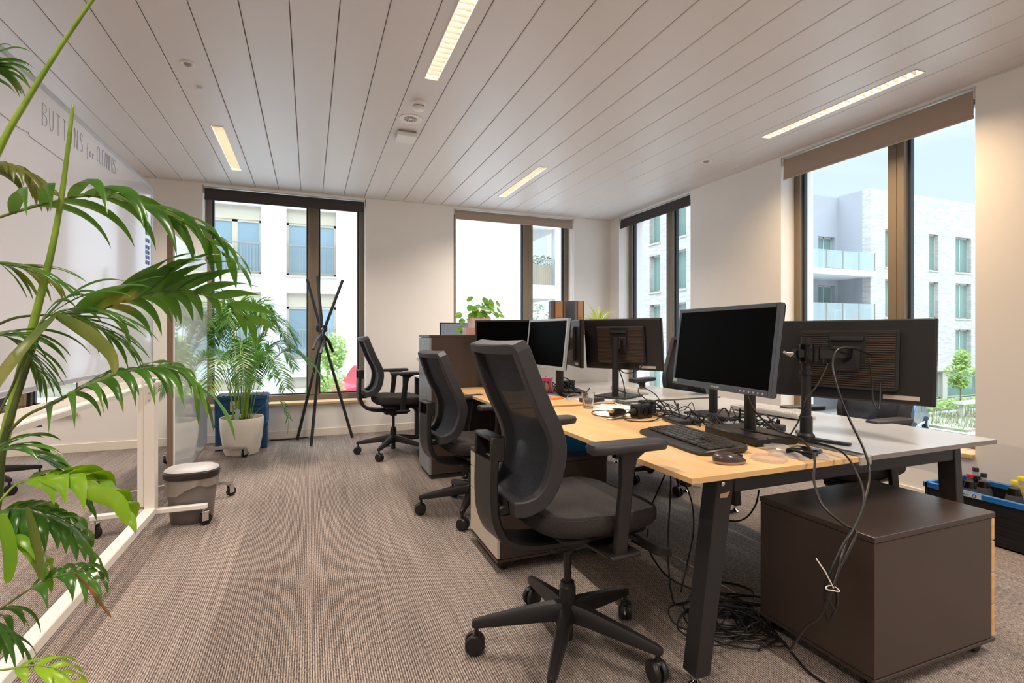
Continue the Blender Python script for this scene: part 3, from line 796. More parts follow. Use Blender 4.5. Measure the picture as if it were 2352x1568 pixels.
b = MB(); b.box(0.035, 0.062, -.2525, -.2475, .545, .568, .001); b.box(0.045, 0.06, -.2535, -.247, .525, .545, .001); b.build('metal_label', mat('label_metal', '#cdb9a2', 0.3, 0.6), chair)
chair_p = place(chair, (0.785, 5.262, 0), R(3), 'black mesh office chair standing far back by the wall between the two back windows')
for o in list(COL.objects):
    if o.parent == chair_p and o.name.startswith('metal_label'): bpy.data.objects.remove(o)
turn_base(chair_p, R(20))
chair_low = make_chair('black mesh office chair in the aisle in front of the tall anthracite cabinet', 0.085)
chair_low.location = (1.03, 3.347, 0); chair_low.rotation_euler.z = R(8); turn_base(chair_low, R(18))
c3 = place(chair_p, (2.745, 3.36, 0), R(203), 'black mesh office chair behind the far desk, its back edge beside the large front monitor'); turn_base(c3, R(30))
c4 = place(chair_low, (2.93, 2.06, 0), R(176), 'black mesh office chair half hidden behind the big rear facing monitor'); turn_base(c4, R(-16))
c5 = place(chair_p, (-2.35, 5.15, 0), R(95), 'black office chair seen only by its base under the whiteboard'); turn_base(c5, R(10))
chair.location = (0.912, 1.741, 0); chair.rotation_euler.z = R(5); turn_base(chair, R(13))

# ------------------------------------------------------------------ monitors
def make_monitor(label, w, h, yaw, tilt, c, H, style, stand=True, base='slab', back=0.09, lat=0.0):
    """c = centre of the screen face; front looks along +x before turning"""
    bz = {'grey': BEZEL, 'black': BLACKP, 'silver': BEZELS}[style]
    yr, tr = R(yaw), R(tilt)
    rz = Matrix.Rotation(yr, 3, 'Z')
    bp = Vector(c) + rz @ Vector((-back, lat, 0))
    e = thing('monitor', label, 'monitor', (bp.x, bp.y, H if stand else c[2]), yr)
    oz = H if stand else c[2]
    M = Matrix.Translation((back, -lat, c[2] - oz)) @ Matrix.Rotation(-tr, 4, 'Y')
    bw = 0.017 if style != 'black' else 0.014
    b = MB()
    # frame of the front, screen set in
    b.box(-.022, 0.0, -w/2, -w/2 + bw, -h/2, h/2, .002, M); b.box(-.022, 0.0, w/2 - bw, w/2, -h/2, h/2, .002, M)
    b.box(-.022, 0.0, -w/2 + bw, w/2 - bw, h/2 - bw, h/2, .002, M); b.box(-.022, 0.0, -w/2 + bw, w/2 - bw, -h/2, -h/2 + bw * 1.5, .002, M)
    b.build('bezel', bz, e)
    b = MB(); b.box(-.012, -.003, -w/2 + bw, w/2 - bw, -h/2 + bw * 1.5, h/2 - bw, 0, M); b.build('screen', SCREEN, e)
    b = MB()
    b.box(-.032, -.0215, -w/2 + .002, w/2 - .002, -h/2 + .002, h/2 - .002, .006, M)
    pw, ph = w * .62, h * .72
    b.box(-.056, -.030, -pw/2, pw/2, -ph/2 - .0, ph/2, .008, M)
    b.build('rear_cover', BLACKP, e, smooth=30)
    b = MB(); nn = 24
    for i in range(nn):
        z = ph/2 - .014 - (ph - .03) * i / (nn - 1)
        for y0, y1 in ((-pw/2 + .012, -pw * .19), (pw * .19, pw/2 - .012)) if i < 14 else ((-pw/2 + .012, pw/2 - .012),):
            b.box(-.0585, -.0555, y0, y1, z - .0022, z + .0022, 0, M)
    b.build('vent_ribs', mat('rib_brown', '#4a3b33', 0.3), e)
    b = MB(); b.box(-.064, -.054, -.055, .055, -.055, .055, .003, M); b.box(-.066, -.054, -.065, .065, ph/2 - .05, ph/2 - .03, .004, M)
    for sy in (-1, 1):
        for sz in (-1, 1): b.lathe([(0.005, 0), (0.004, .003)], 8, M=M @ Matrix.Translation((-.064, sy * .045, sz * .045)) @ Matrix.Rotation(R(-90), 4, 'Y'))
    b.build('mount_plate', BLACKM, e)
    b = MB(); b.box(-.0335, -.0318, -w * .42, -w * .22, -h/2 + .018, -h/2 + .036, 0, M); b.build('rating_label', mat('label_pale', '#b9aaa2', 0.6), e)
    if stand:
        b = MB(); zc = c[2] - oz
        b.box(-.02, back - .045, min(-.03, -lat - .03), max(.03, -lat + .03), zc - .035, zc + .035, .008)
        bt = .036 if base == 'slab' else .012
        b.tube([(-.028, 0, bt - .001), (-.028, 0, zc + .05)], .0235, 20); b.build('stand_column', BLACKP, e, smooth=40)
        b = MB()
        if base == 'slab': b.box(-.13, .085, -.165, .165, 0, .036, .006)
        elif base == 'round': b.lathe([(.125, 0), (.125, .006), (.11, .014), (.04, .018)], 40)
        else: b.box(-.13, .14, -.13, .13, 0, .012, .004)
        b.build('stand_base', BLACKP, e, smooth=40)
    return e, M
m1, M1 = make_monitor('large front facing monitor with grey bezel and black screen on the near desk', .62, .352, 174.5, 7.3, (1.60, 1.69, 1.142), .74, 'grey', back=.18, lat=-.06)
def on_front(y, z, M): return M @ Matrix.Translation((0.0006, y, z)) @ Matrix(((0, 0, 1, 0), (1, 0, 0, 0), (0, 1, 0, 0), (0, 0, 0, 1)))
text_mesh('SAMSUNG', .012, on_front(0, -.164, M1), mat('logo_silver', '#b9bcc2', .4), 'brand_text', m1)
b = MB()
for k in range(6): b.lathe([(.0042, 0), (.0036, .0015)], 12, M=M1 @ Matrix.Translation((0, .27 - .024 * k, -.1645)) @ Matrix.Rotation(R(90), 4, 'Y'))
b.build('buttons', mat('button_silver', '#a8abb0', .4), m1)
b = MB(); b.box(0, .0006, -.302, -.274, -.166, -.150, 0, M1); b.build('sticker', mat('sticker_green', '#7f9a86', .5), m1)
m2, M2 = make_monitor('wide monitor seen from behind, hanging on the black pole arm', .62, .36, 20, -7, (2.268, 1.60, 1.083), .74, 'black', stand=False)
m3, M3 = make_monitor('monitor seen from behind with brown vents and its own stand on the far desk', .62, .372, 28.2, 6.5, (2.135, 3.20, 1.128), .75, 'black', base='plate')
m4, M4 = make_monitor('front facing monitor with silver bezel beside the framed pink picture', .56, .36, 184.7, 6.6, (1.585, 3.374, 1.130), .75, 'silver', base='round')
m5, M5 = make_monitor('black front facing monitor in front of the tall anthracite cabinet', .50, .33, 229, 0, (1.44, 3.83, 1.147), .75, 'black', base='plate')
m6, M6 = make_monitor('narrow looking dark monitor turned sideways between two far monitors', .54, .36, -15, 0, (1.955, 3.60, 1.128), .75, 'black', base='plate')
m7, M7 = make_monitor('monitor hidden behind the large front monitor, only its column and foot showing', .50, .33, 0, 3, (2.235, 2.28, 1.10), .74, 'black', base='plate')
text_mesh('SAMSUNG', .011, on_front(0, -.1675, M4), MATS['logo_silver'], 'brand_text', m4)
# ------------------------------------------------------------------ monitor arm on the grey desk
e = thing('pole_stand', 'black pole stand with a folding monitor arm on the grey half of the near desk', 'monitor arm', (2.015, 1.615, .74), R(-12))
b = MB()
for a in (-62, 62, 180): b.prism([(0.0, -.022), (.17 if abs(a) < 90 else .1, -.012), (.17 if abs(a) < 90 else .1, .012), (0.0, .022)], .002, .012, 'z', Matrix.Rotation(R(a), 4, 'Z'))
b.lathe([(.034, 0), (.034, .02), (.026, .03)], 24); b.build('foot', BLACKM, e, smooth=35)
b = MB(); b.lathe([(.0195, .02), (.0195, .445)], 20); b.lathe([(.025, .03), (.025, .10), (.0195, .104)], 20); b.lathe([(.025, .285), (.025, .30)], 20); b.lathe([(.0185, .425), (.0185, .447)], 20)
b.build('pole', BLACKM, e, smooth=35)
b = MB(); b.lathe([(.029, .335), (.031, .345), (.031, .405), (.029, .415)], 24); b.box(-.06, -.02, -.02, .02, .355, .395, .006); b.build('pole_clamp', BLACKG, e, smooth=35)
b = MB(); b.tube([(-.06, 0, .375), (-.09, .004, .375)], .007, 10); b.tube([(-.092, -.02, .368), (-.092, .02, .382)], .006, 8); b.build('clamp_knob', CHROME, e, smooth=40)
b = MB(); b.box(.03, .265, -.017, .017, .350, .398, .003); b.lathe([(.022, .347), (.022, .402)], 20, (.27, 0, 0)); b.lathe([(.026, .345), (.026, .403)], 20, (.035, 0, 0)); b.build('lower_arm', BLACKG, e, smooth=35)
b = MB(); b.tube(crom([(.27, 0, .376), (.23, .045, .376), (.20, .075, .372)], 6), .016, 12); b.box(.15, .24, .07, .085, .325, .42, .004); b.build('upper_arm', BLACKM, e, smooth=35)
# ------------------------------------------------------------------ keyboards
def keys(b, cols, rows, w, d, x0, y0, z, gap=.0025, wide=None, M=None):
    kw, kd = w / cols, d / rows
    for r_ in range(rows):
        c = 0
        while c < cols:
            span = 1
            if r_ == 0 and c == 4: span = min(6, cols - c)
            elif r_ in (1, 2) and c == 0: span = 1.5
            elif (r_ * 7 + c) % 13 == 12: span = 1.5
            x = x0 + c * kw; wx = kw * span
            if x + wx > x0 + w + 1e-6: wx = x0 + w - x
            y = y0 + r_ * kd
            m = .0018
            lo = [Vector((x + gap/2, y + gap/2, z)), Vector((x + wx - gap/2, y + gap/2, z)), Vector((x + wx - gap/2, y + kd - gap/2, z)), Vector((x + gap/2, y + kd - gap/2, z))]
            hi = [Vector((x + gap/2 + m, y + gap/2 + m, z + .006)), Vector((x + wx - gap/2 - m, y + gap/2 + m, z + .006)), Vector((x + wx - gap/2 - m, y + kd - gap/2 - m, z + .006)), Vector((x + gap/2 + m, y + kd - gap/2 - m, z + .006))]
            if M: lo = [M @ p for p in lo]; hi = [M @ p for p in hi]
            b.loft([lo, hi]); c += span
def keyboard(label, cx, cy, z, rz, w, d, mb, mk, palm=0.0, t=.018):
    """+y of the keyboard points away from the typist"""
    e = thing('keyboard', label, 'keyboard', (cx, cy, z), rz)
    b = MB(); rg = []
    tot = d + palm; tilt = math.atan(.012 / tot)
    M = Matrix.Rotation(tilt, 4, 'X')
    for zz, k in ((.001, .985), (.006, 1), (t - .004, 1), (t, .985)):
        ring = []
        for j in range(40):
            a = 2 * PI * j / 40; c, s_ = math.cos(a), math.sin(a); ex = .18
            x = abs(c) ** ex * (1 if c > 0 else -1) * w / 2 * k; y = abs(s_) ** ex * (1 if s_ > 0 else -1) * tot / 2 * k
            zt = zz if zz < .01 else zz - (.008 * max(0, (-y - tot/2 + palm) / max(palm, .01)) if palm else 0)
            if palm: y -= .016 * (abs(x) / (w/2)) ** 2 * (1 if y < 0 else .2) * -1 * .6
            ring.append(M @ Vector((x, y, zt)))
        rg.append(ring)
    b.loft(rg); b.build('case', mb, e, smooth=30)
    b = MB(); y0 = -tot/2 + palm + .010; dd = d - .018
    keys(b, 15, 5, w * .62, dd * .82, -w/2 + .014, y0, t - .0005, M=M); keys(b, 3, 2, w * .12, dd * .33, -w/2 + .02 + w * .625, y0, t - .0005, M=M)
    keys(b, 3, 2, w * .12, dd * .33, -w/2 + .02 + w * .625, y0 + dd * .49, t - .0005, M=M); keys(b, 4, 5, w * .165, dd * .82, -w/2 + .026 + w * .75, y0, t - .0005, M=M)
    keys(b, 16, 1, w * .74, dd * .12, -w/2 + .014, y0 + dd * .87, t - .0005, M=M)
    b.build('keycaps', mk, e)
    if mb is not BLACKP or True:
        f = MB()
        for sx in (-1, 1): f.box(sx * (w/2 - .05) - .012, sx * (w/2 - .05) + .012, tot/2 - .03, tot/2 - .015, -.0, .006 + .006, .001)
        f.build('feet', RUBBER, e)
    return e
KEYB = mat('key_black', '#37322e', .3, spec=.6)
keyboard('black curved keyboard with palm rest at the near edge of the desk', 1.50, 1.765, .741, R(-97), .49, .185, mat('keyboard_black', '#2c2926', .38), KEYB, palm=.05, t=.023)
KWH = mat('keyboard_white', '#c9c8c6', .5); KEYW = mat('key_white', '#dcdbd8', .45)
keyboard('light grey keyboard lying on the grey half of the near desk by the pole', 2.47, 2.21, .741, R(90) + R(4), .46, .155, KWH, KEYW, t=.022)
keyboard('light grey keyboard on the far desk behind the monitor column', 2.33, 3.42, .751, R(90) - R(12), .45, .15, KWH, KEYW, t=.022)
# mouse
e = thing('computer_mouse', 'dark brown wireless mouse in front of the black keyboard', 'mouse', (1.392, 1.420, .741), R(-22))
def mouse_ring(z, k, kx=1):
    return [Vector((math.cos(2*PI*j/32) * .058 * k * kx, math.sin(2*PI*j/32) * .034 * k * (1 - .12 * math.cos(2*PI*j/32)), z)) for j in range(32)]
b = MB(); b.loft([mouse_ring(.0005, .93), mouse_ring(.004, 1.0), mouse_ring(.009, 1.02)]); b.build('base', mat('mouse_tan', '#a68f7d', .35), e, smooth=45)
b = MB(); rg = []
for i in range(9):
    a = i / 8 * PI / 2; k = math.cos(a) ** .62 if i < 8 else .03
    rg.append([Vector((p.x - .008 * math.sin(a), p.y, .009 + .030 * math.sin(a) * (1 - .35 * max(0, p.x / .058)))) for p in mouse_ring(0, 1.01 * k)])
b.loft(rg); b.build('shell', mat('mouse_brown', '#3d332d', .28, coat=.3), e, smooth=60)
b = MB(); b.tube([(.030, 0, .0305), (.046, 0, .0255)], .004, 10); b.build('scroll_wheel', RUBBER, e, smooth=True)

# ------------------------------------------------------------------ things on the desks
HN, HF = .7405, .7505
SOCK = mat('socket_dark', '#161414', .3)
def socket_cube(label, x, y, z, rz, L=.115, plug=True):
    e = thing('power_socket', label, 'power socket', (x, y, z), R(rz))
    b = MB(); b.box(-L/2, L/2, -.036, .036, 0, .072, .006, seg=2); b.build('body', SOCK, e, smooth=35)
    b = MB()
    M = Matrix.Translation((0, -.0365, .036)) @ Matrix.Rotation(R(90), 4, 'X')
    b.lathe([(.024, -.001), (.024, .002), (.020, .002), (.019, -.004)], 26, M=M, caps=False)
    b.lathe([(.024, -.001), (.024, .002), (.020, .002), (.019, -.004)], 26, M=Matrix.Translation((L * .18, 0, .072)), caps=False)
    b.lathe([(.024, -.001), (.024, .002), (.020, .002), (.019, -.004)], 26, M=Matrix.Translation((-L/2 - .0005, 0, .036)) @ Matrix.Rotation(R(-90), 4, 'Y'), caps=False); b.build('socket_rings', BLACKG, e, smooth=35)
    if plug:
        b = MB(); b.lathe([(.018, -.002), (.018, .012), (.012, .03), (.006, .045), (.0035, .055)], 18, M=Matrix.Translation((-L/2, 0, .036)) @ Matrix.Rotation(R(-90), 4, 'Y')); b.build('plug', RUBBER, e, smooth=35)
    return e
socket_cube('black power socket cube at the front of the cable heap', 1.70, 2.375, HN, 12, .10)
socket_cube('black power socket block behind the front socket cube', 1.83, 2.50, HN, -14, .085)
socket_cube('black power socket with light side, lying by the far framed picture', 1.965, 3.74, HF, 25, .10, False)
def flatbox(name, label, cat, x, y, z, rz, w, d, h, m, bev=.004, ports=True):
    e = thing(name, label, cat, (x, y, z), R(rz))
    b = MB(); b.box(-w/2, w/2, -d/2, d/2, 0.001, h, bev, seg=2); b.build('casing', m, e, smooth=35)
    if ports:
        b = MB()
        for k in range(2): b.box(-w * .2 + k * w * .25, -w * .2 + k * w * .25 + .014, -d/2 - .0004, -d/2 + .002, h * .35, h * .65)
        b.build('ports', RUBBER, e)
    return e
DOCK = mat('dock_dark', '#2a2b2e', .3)
flatbox('docking_station', 'flat dark docking box behind the curved keyboard', 'docking station', 1.80, 2.165, HN, -10, .13, .17, .022, DOCK)
flatbox('docking_station', 'flat dark docking box behind the drinking glass', 'docking station', 1.745, 2.985, HF, 12, .15, .09, .026, DOCK)
flatbox('power_adapter', 'long black power brick on the desk left of the pole foot', 'power adapter', 2.02, 1.775, HN, 28, .13, .055, .032, RUBBER)
flatbox('power_adapter', 'black power brick lying in the cable heap left of the monitor column', 'power adapter', 1.99, 2.13, HN + .004, 62, .14, .06, .030, BLACKP)
flatbox('media_box', 'small black rounded box on the plastic bag at the desk edge', 'media box', 1.742, 1.405, HN + .003, 18, .10, .10, .024, BLACKG, .010)
# crumpled clear bag
def bag_mesh(b, cx, cy, z0, rx, ry, h, seed, n=18, m=30, neck=None):
    rnd = random.Random(seed); rg = []
    ph = [rnd.uniform(0, 6.28) for _ in range(8)]
    for i in range(n + 1):
        t = i / n; k = math.sin(t * PI * .5) if True else 1; row = []
        for j in range(m):
            a = 2 * PI * j / m
            wob = 1 + .16 * math.sin(3 * a + ph[0]) + .10 * math.sin(7 * a + ph[1] + 3 * t) + .06 * math.sin(13 * a + ph[2])
            r_ = (1 - t) * wob
            zz = z0 + h * (t ** .6) * (.55 + .45 * math.sin(5 * a + ph[3] + 4 * t) * (1 - t) + .25 * math.sin(9 * a + ph[4]) * (1 - t)) + .001
            row.append(Vector((cx + rx * r_ * math.cos(a), cy + ry * r_ * math.sin(a), max(z0 + .001, zz))))
        rg.append(row)
    b.loft(rg, caps=False)
b = MB(); bag_mesh(b, 0, 0, 0, .085, .135, .035, 5)
o = b.build('plastic_bag', clear_plastic('clear_film', '#e4dfda', .45), smooth=False, loc=(1.735, 1.455, HN + .0)); tag(o, 'crumpled clear plastic bag under the small black box', 'plastic bag')
# clear ring lid
e = MB(); e.lathe([(.062, .0), (.062, .012), (.058, .012), (.058, .002), (.02, .002), (.0, .002)], 8, caps=False)
o = e.build('plastic_dish', clear_plastic('clear_lid', '#efe6dc', .4), smooth=False, loc=(1.565, 1.405, HN)); tag(o, 'clear octagonal plastic dish lying beside the mouse', 'dish')
# drinking glass
GL = bpy.data.materials.new('drinking_glass'); GL.use_nodes = True
gb = GL.node_tree.nodes['Principled BSDF']; gb.inputs['Transmission Weight'].default_value = 1; gb.inputs['Roughness'].default_value = .02; gb.inputs['IOR'].default_value = 1.45; gb.inputs['Base Color'].default_value = (.97, .98, .98, 1)
b = MB(); rg = []
for r_, z, fac in ((.0, .0, 0), (.030, .0, 1), (.031, .004, 1), (.0365, .062, 1), (.040, .072, 0), (.0415, .098, 0), (.0400, .0985, 0), (.0383, .074, 0), (.034, .06, 0), (.028, .014, 0), (.0, .012, 0)):
    rg.append([Vector((max(r_, .0004) * (1 - .045 * fac * (j % 2)) * math.cos(2*PI*j/40), max(r_, .0004) * (1 - .045 * fac * (j % 2)) * math.sin(2*PI*j/40), z)) for j in range(40)])
b.loft(rg, caps=False); o = b.build('drinking_glass', GL, smooth=25, loc=(1.608, 2.795, HN)); tag(o, 'clear faceted drinking glass standing on the desk', 'glass')
# stapler
e = thing('stapler', 'grey and black stapler lying in front of the papers', 'stapler', (1.565, 2.405, HN), R(27))
b = MB(); b.box(-.085, .075, -.017, .017, 0.0, .010, .003); b.build('base', mat('stapler_silver', '#a89c90', .3, .5), e)
b = MB(); b.prism([(-.055, .016), (.07, .016), (.074, .03), (.05, .046), (-.01, .056), (-.06, .052), (-.066, .04)], -.016, .016); o = b.build('arm', BLACKP, e)
md = o.modifiers.new('b', 'BEVEL'); md.width = .003; md.segments = 2
b = MB(); b.box(-.072, .06, -.011, .011, .012, .020, .001); b.box(-.078, -.055, -.018, .018, .036, .058, .006); b.build('magazine', MATS['stapler_silver'], e)
def sheet(label, x, y, z, rz, w=.21, d=.297, m=PAPER):
    b = MB(); b.box(-w/2, w/2, -d/2, d/2, 0, .0012); o = b.build('paper_sheet', m, loc=(x, y, z)); o.rotation_euler.z = R(rz); return tag(o, label, 'paper')
sheet('white sheet of paper under the drinking glass and stapler', 1.66, 2.60, HN, -25)
sheet('loose white papers beside the cable sockets', 1.80, 2.74, HN + .0015, 40)
sheet('sheet with a pale blue stripe lying near the black monitor foot', 1.80, 3.10, HF, 20)
b = MB(); b.box(-.045, .05, -.03, .03, .0, .0012); b.box(-.045, .05, -.03, .03, .0012, .014, .002); o = b.build('sticky_notes', mat('note_orange', '#f08a3c', .6), loc=(1.585, 3.20, HF)); o.rotation_euler.z = R(10)
tag(o, 'orange sticky note pad on the far desk', 'sticky notes')
def pen(label, x, y, z, rz, m, L=.14):
    e = thing('pen', label, 'pen', (x, y, z + .0045), R(rz)); b = MB(); b.cyl((-L/2, 0, 0), (L/2 - .03, 0, 0), .0042, 10); b.build('barrel', m, e, smooth=40)
    b = MB(); b.cyl((L/2 - .03, 0, 0), (L/2, 0, 0), .0048, 10, .003); b.build('cap', mat(m.name + '_cap', '#2c6a3c', .4), e, smooth=40)
pen('green and white pen below the pink picture', 1.62, 3.44, HF, 35, mat('pen_green', '#3fa063', .4))
pen('pale teal pen beside the green pen', 1.60, 3.50, HF, 15, mat('pen_teal', '#6cc2b0', .4))
pen('blue capped white pen at the papers', 1.86, 2.86, HN, 75, mat('pen_white', '#d4d8e4', .4))
# framed picture: a pink card with a small portrait
e = thing('picture_frame', 'small pink portrait picture in a pale wooden frame standing on the far desk', 'picture frame', (1.665, 3.50, HF), R(-62))
Mf = Matrix.Rotation(R(10), 4, 'X')
b = MB(); b.box(-.050, .050, 0.0, .010, 0.002, .128, .001, Mf); b.build('frame', mat('frame_pink_wood', '#dcb9a8', .5), e)
b = MB(); b.box(-.044, .044, -.0008, .0, .008, .122, 0, Mf); b.build('pink_card', mat('card_pink', '#cf3f92', .5), e)
b = MB()
def disc(b, cx, cz, rx, rz, y, n=24, sharp=0): b.prism([(cx + rx * math.cos(2*PI*k/n), cz + rz * math.sin(2*PI*k/n) * (1.25 if math.sin(2*PI*k/n) < 0 and sharp else 1)) for k in range(n)], y, y + .0003, 'y', Mf)
disc(b, 0, .062, .026, .036, -.0012, sharp=1); b.prism([(-.026, .075), (-.024, .103), (-.014, .100), (-.008, .085)], -.0012, -.0009, 'y', Mf); b.prism([(.026, .075), (.024, .103), (.014, .100), (.008, .085)], -.0012, -.0009, 'y', Mf); b.build('portrait_hair', mat('portrait_dark', '#2b4f63', .5), e)
b = MB(); disc(b, 0.001, .060, .018, .029, -.0016, sharp=1); b.build('portrait_face', mat('portrait_skin', '#c08468', .5), e)
b = MB(); disc(b, -.007, .065, .003, .0018, -.002); disc(b, .008, .065, .003, .0018, -.002); disc(b, 0, .045, .005, .0014, -.002); b.build('portrait_features', mat('portrait_line', '#4a2a2c', .5), e)
b = MB(); b.box(-.01, .01, .02, .024, .0, .09, 0, Matrix.Rotation(R(-12), 4, 'X') @ Matrix.Translation((0, .012, 0))); b.build('easel_leg', MATS['frame_pink_wood'], e)
# wire basket and small dark bowl by the monitor foot
e = thing('wire_basket', 'small wire pen basket behind the pink picture', 'basket', (1.60, 3.63, HF))
b = MB()
for z, r_ in ((.002, .035), (.03, .04), (.062, .046)): b.tube([(r_ * math.cos(2*PI*k/24), r_ * math.sin(2*PI*k/24), z) for k in range(24)], .0016, 6, closed=True)
for k in range(16):
    a = 2*PI*k/16; b.cyl((.035*math.cos(a), .035*math.sin(a), .002), (.046*math.cos(a), .046*math.sin(a), .062), .001, 5)
b.build('wire_cage', BLACKM, e); b = MB(); b.lathe([(.034, .001), (.036, .045), (.0, .05)], 16); b.build('contents', RUBBER, e, smooth=30)

# ------------------------------------------------------------------ cables
CG = 'cables tangled on the desk behind the front monitor'
rnd = random.Random(11)
def tangle(n, cx, cy, z, sx, sy, h, seed, label, group, r0=.0036):
    rnd = random.Random(seed)
    for i in range(n):
        a = rnd.uniform(0, 2*PI); x = cx + rnd.uniform(-sx, sx) * .5; y = cy + rnd.uniform(-sy, sy) * .5
        pts = []
        for j in range(rnd.randint(7, 11)):
            a += rnd.uniform(-.9, 1.3); st_ = rnd.uniform(.05, .10)
            x = min(max(x + math.cos(a) * st_, cx - sx), cx + sx); y = min(max(y + math.sin(a) * st_, cy - sy), cy + sy)
            pts.append((x, y, z + r0 + (rnd.random() ** 1.6) * h))
        pts[0] = (pts[0][0], pts[0][1], z + r0); pts[-1] = (pts[-1][0], pts[-1][1], z + r0)
        cable(pts, rnd.choice((r0 * .7, r0, r0 * 1.15)), label, group=group)
tangle(15, 1.93, 2.27, HN, .13, .24, .075, 3, 'thin black cable knotted into the heap on the desk behind the sockets', CG)
tangle(8, 1.99, 1.98, HN, .10, .16, .06, 8, 'black cable looped around the stand of the large front monitor', 'cables around the front monitor stand')
tangle(7, 1.86, 3.62, HF, .12, .16, .10, 5, 'black cable looped on the far desk beside the pink picture', 'cables looped on the far desk', .0032)
cable([(1.78, 3.40, HF + .004), (1.735, 3.42, HF + .05), (1.76, 3.45, HF + .12), (1.82, 3.44, HF + .10), (1.84, 3.40, HF + .03), (1.80, 3.34, HF + .004), (1.86, 3.28, HF + .02), (1.93, 3.33, HF + .05)], .0042, 'thick black cable making an upright loop right of the pink picture')
cable([(1.64, 3.14, HF + .008), (1.67, 3.18, HF + .02), (1.74, 3.22, HF + .025), (1.84, 3.22, HF + .006)], .003, 'grey cable with a loose plug near the orange notes', m=CABLEG)
cable([(1.63, 2.38, HN + .036), (1.575, 2.36, HN + .02), (1.56, 2.30, HN + .005), (1.62, 2.24, HN + .004), (1.70, 2.25, HN + .006), (1.80, 2.31, HN + .02), (1.86, 2.36, HN + .02)], .0032, 'black cable curling out of the front socket cube')
cable([(1.70, 2.46, HN + .03), (1.60, 2.66, HN + .004), (1.52, 2.60, HN + .004), (1.50, 2.48, HN + .004), (1.58, 2.36, HN + .004), (1.66, 2.33, HN + .01)], .0026, 'black cable lying in a wide loop around the stapler')
cable([(1.83, 2.50, HN + .075), (1.80, 2.54, HN + .115), (1.86, 2.60, HN + .14), (1.93, 2.56, HN + .10), (1.94, 2.50, HN + .04)], .003, 'black cable arching above the rear socket block')
cable([(2.12, 2.97, 1.02), (2.14, 2.99, .97), (2.10, 3.04, .93), (2.05, 3.07, .93), (2.06, 3.14, .95), (2.07, 3.10, .85), (2.02, 3.02, HF + .01), (1.93, 3.06, HF + .005), (1.88, 3.20, HF + .005)], .004, 'black cable drooping from the vented monitor and down its stand')
# cables from the monitor arm and the desk edge down to the floor
cable([(2.235, 1.484, 1.111), (2.127, 1.484, 1.140), (2.010, 1.466, 1.136), (1.933, 1.432, 1.082), (1.893, 1.383, 0.994), (1.875, 1.325, 0.886), (1.828, 1.236, 0.787), (1.784, 1.189, 0.718), (1.600, 1.089, 0.660), (1.459, 1.038, 0.599), (1.370, 1.008, 0.513), (1.333, 1.023, 0.415), (1.347, 1.082, 0.344), (1.392, 1.171, 0.217)], .0042, 'long brownish black cable dropping from the monitor arm over the desk edge', m=mat('cable_brown', '#1d1714', .35))
cable([(1.757, 1.694, 0.940), (1.711, 1.605, 0.880), (1.702, 1.501, 0.827), (1.691, 1.376, 0.809), (1.644, 1.287, 0.768), (1.553, 1.216, 0.713), (1.487, 1.134, 0.667), (1.472, 1.054, 0.636), (1.483, 1.028, 0.624), (1.436, 1.015, 0.580), (1.388, 1.012, 0.533), (1.365, 1.021, 0.459), (1.386, 1.024, 0.417)], .0042, 'black cable crossing the desk from the front monitor and falling off its edge', m=MATS['cable_brown'])
cable([(1.715, 1.689, 0.794), (1.753, 1.545, 0.789), (1.778, 1.428, 0.789), (1.787, 1.295, 0.778), (1.707, 1.177, 0.729), (1.606, 1.088, 0.681), (1.477, 1.031, 0.631), (1.418, 1.022, 0.592), (1.359, 1.023, 0.508), (1.363, 1.033, 0.429), (1.374, 1.028, 0.386), (1.394, 1.020, 0.442), (1.376, 1.017, 0.508)], .0038, 'black cable looping down at the corner of the anthracite pedestal')
cable([(2.018, 1.516, 1.076), (1.953, 1.509, 0.997), (1.885, 1.515, 0.928), (1.860, 1.524, 0.848), (1.819, 1.530, 0.791)], .003, 'thin black cable running from the arm down behind the pole')
cable([(2.147, 1.433, 1.101), (2.139, 1.415, 0.999), (2.123, 1.400, 0.930), (2.122, 1.378, 0.898), (2.170, 1.403, 0.954), (2.211, 1.429, 0.995)], .0035, 'black cable hanging in a narrow loop below the arm to the wide monitor')
e = thing('cable_tie', 'white cable tie around the bundle hanging on the anthracite pedestal', 'cable tie', (1.344, 0.997, 0.504))
b = MB(); b.sweep([(1.275, 0.992, 0.593), (1.307, 0.990, 0.553), (1.348, 0.996, 0.498)], (0, -1, .2), .004, .0012); b.tube([Vector((1.354, 1.004, 0.491)) + Vector((.016 * math.cos(t), .016 * math.sin(t), .002 * math.sin(2 * t))) for t in [2*PI*k/16 for k in range(16)]], .0016, 6, closed=True)
bb = MB()
loc = Vector((1.344, 0.997, 0.504)); b.v = [tuple(Vector(v) - loc) for v in b.v]; b.build('strap', mat('tie_white', '#d8d2cc', .4), e)
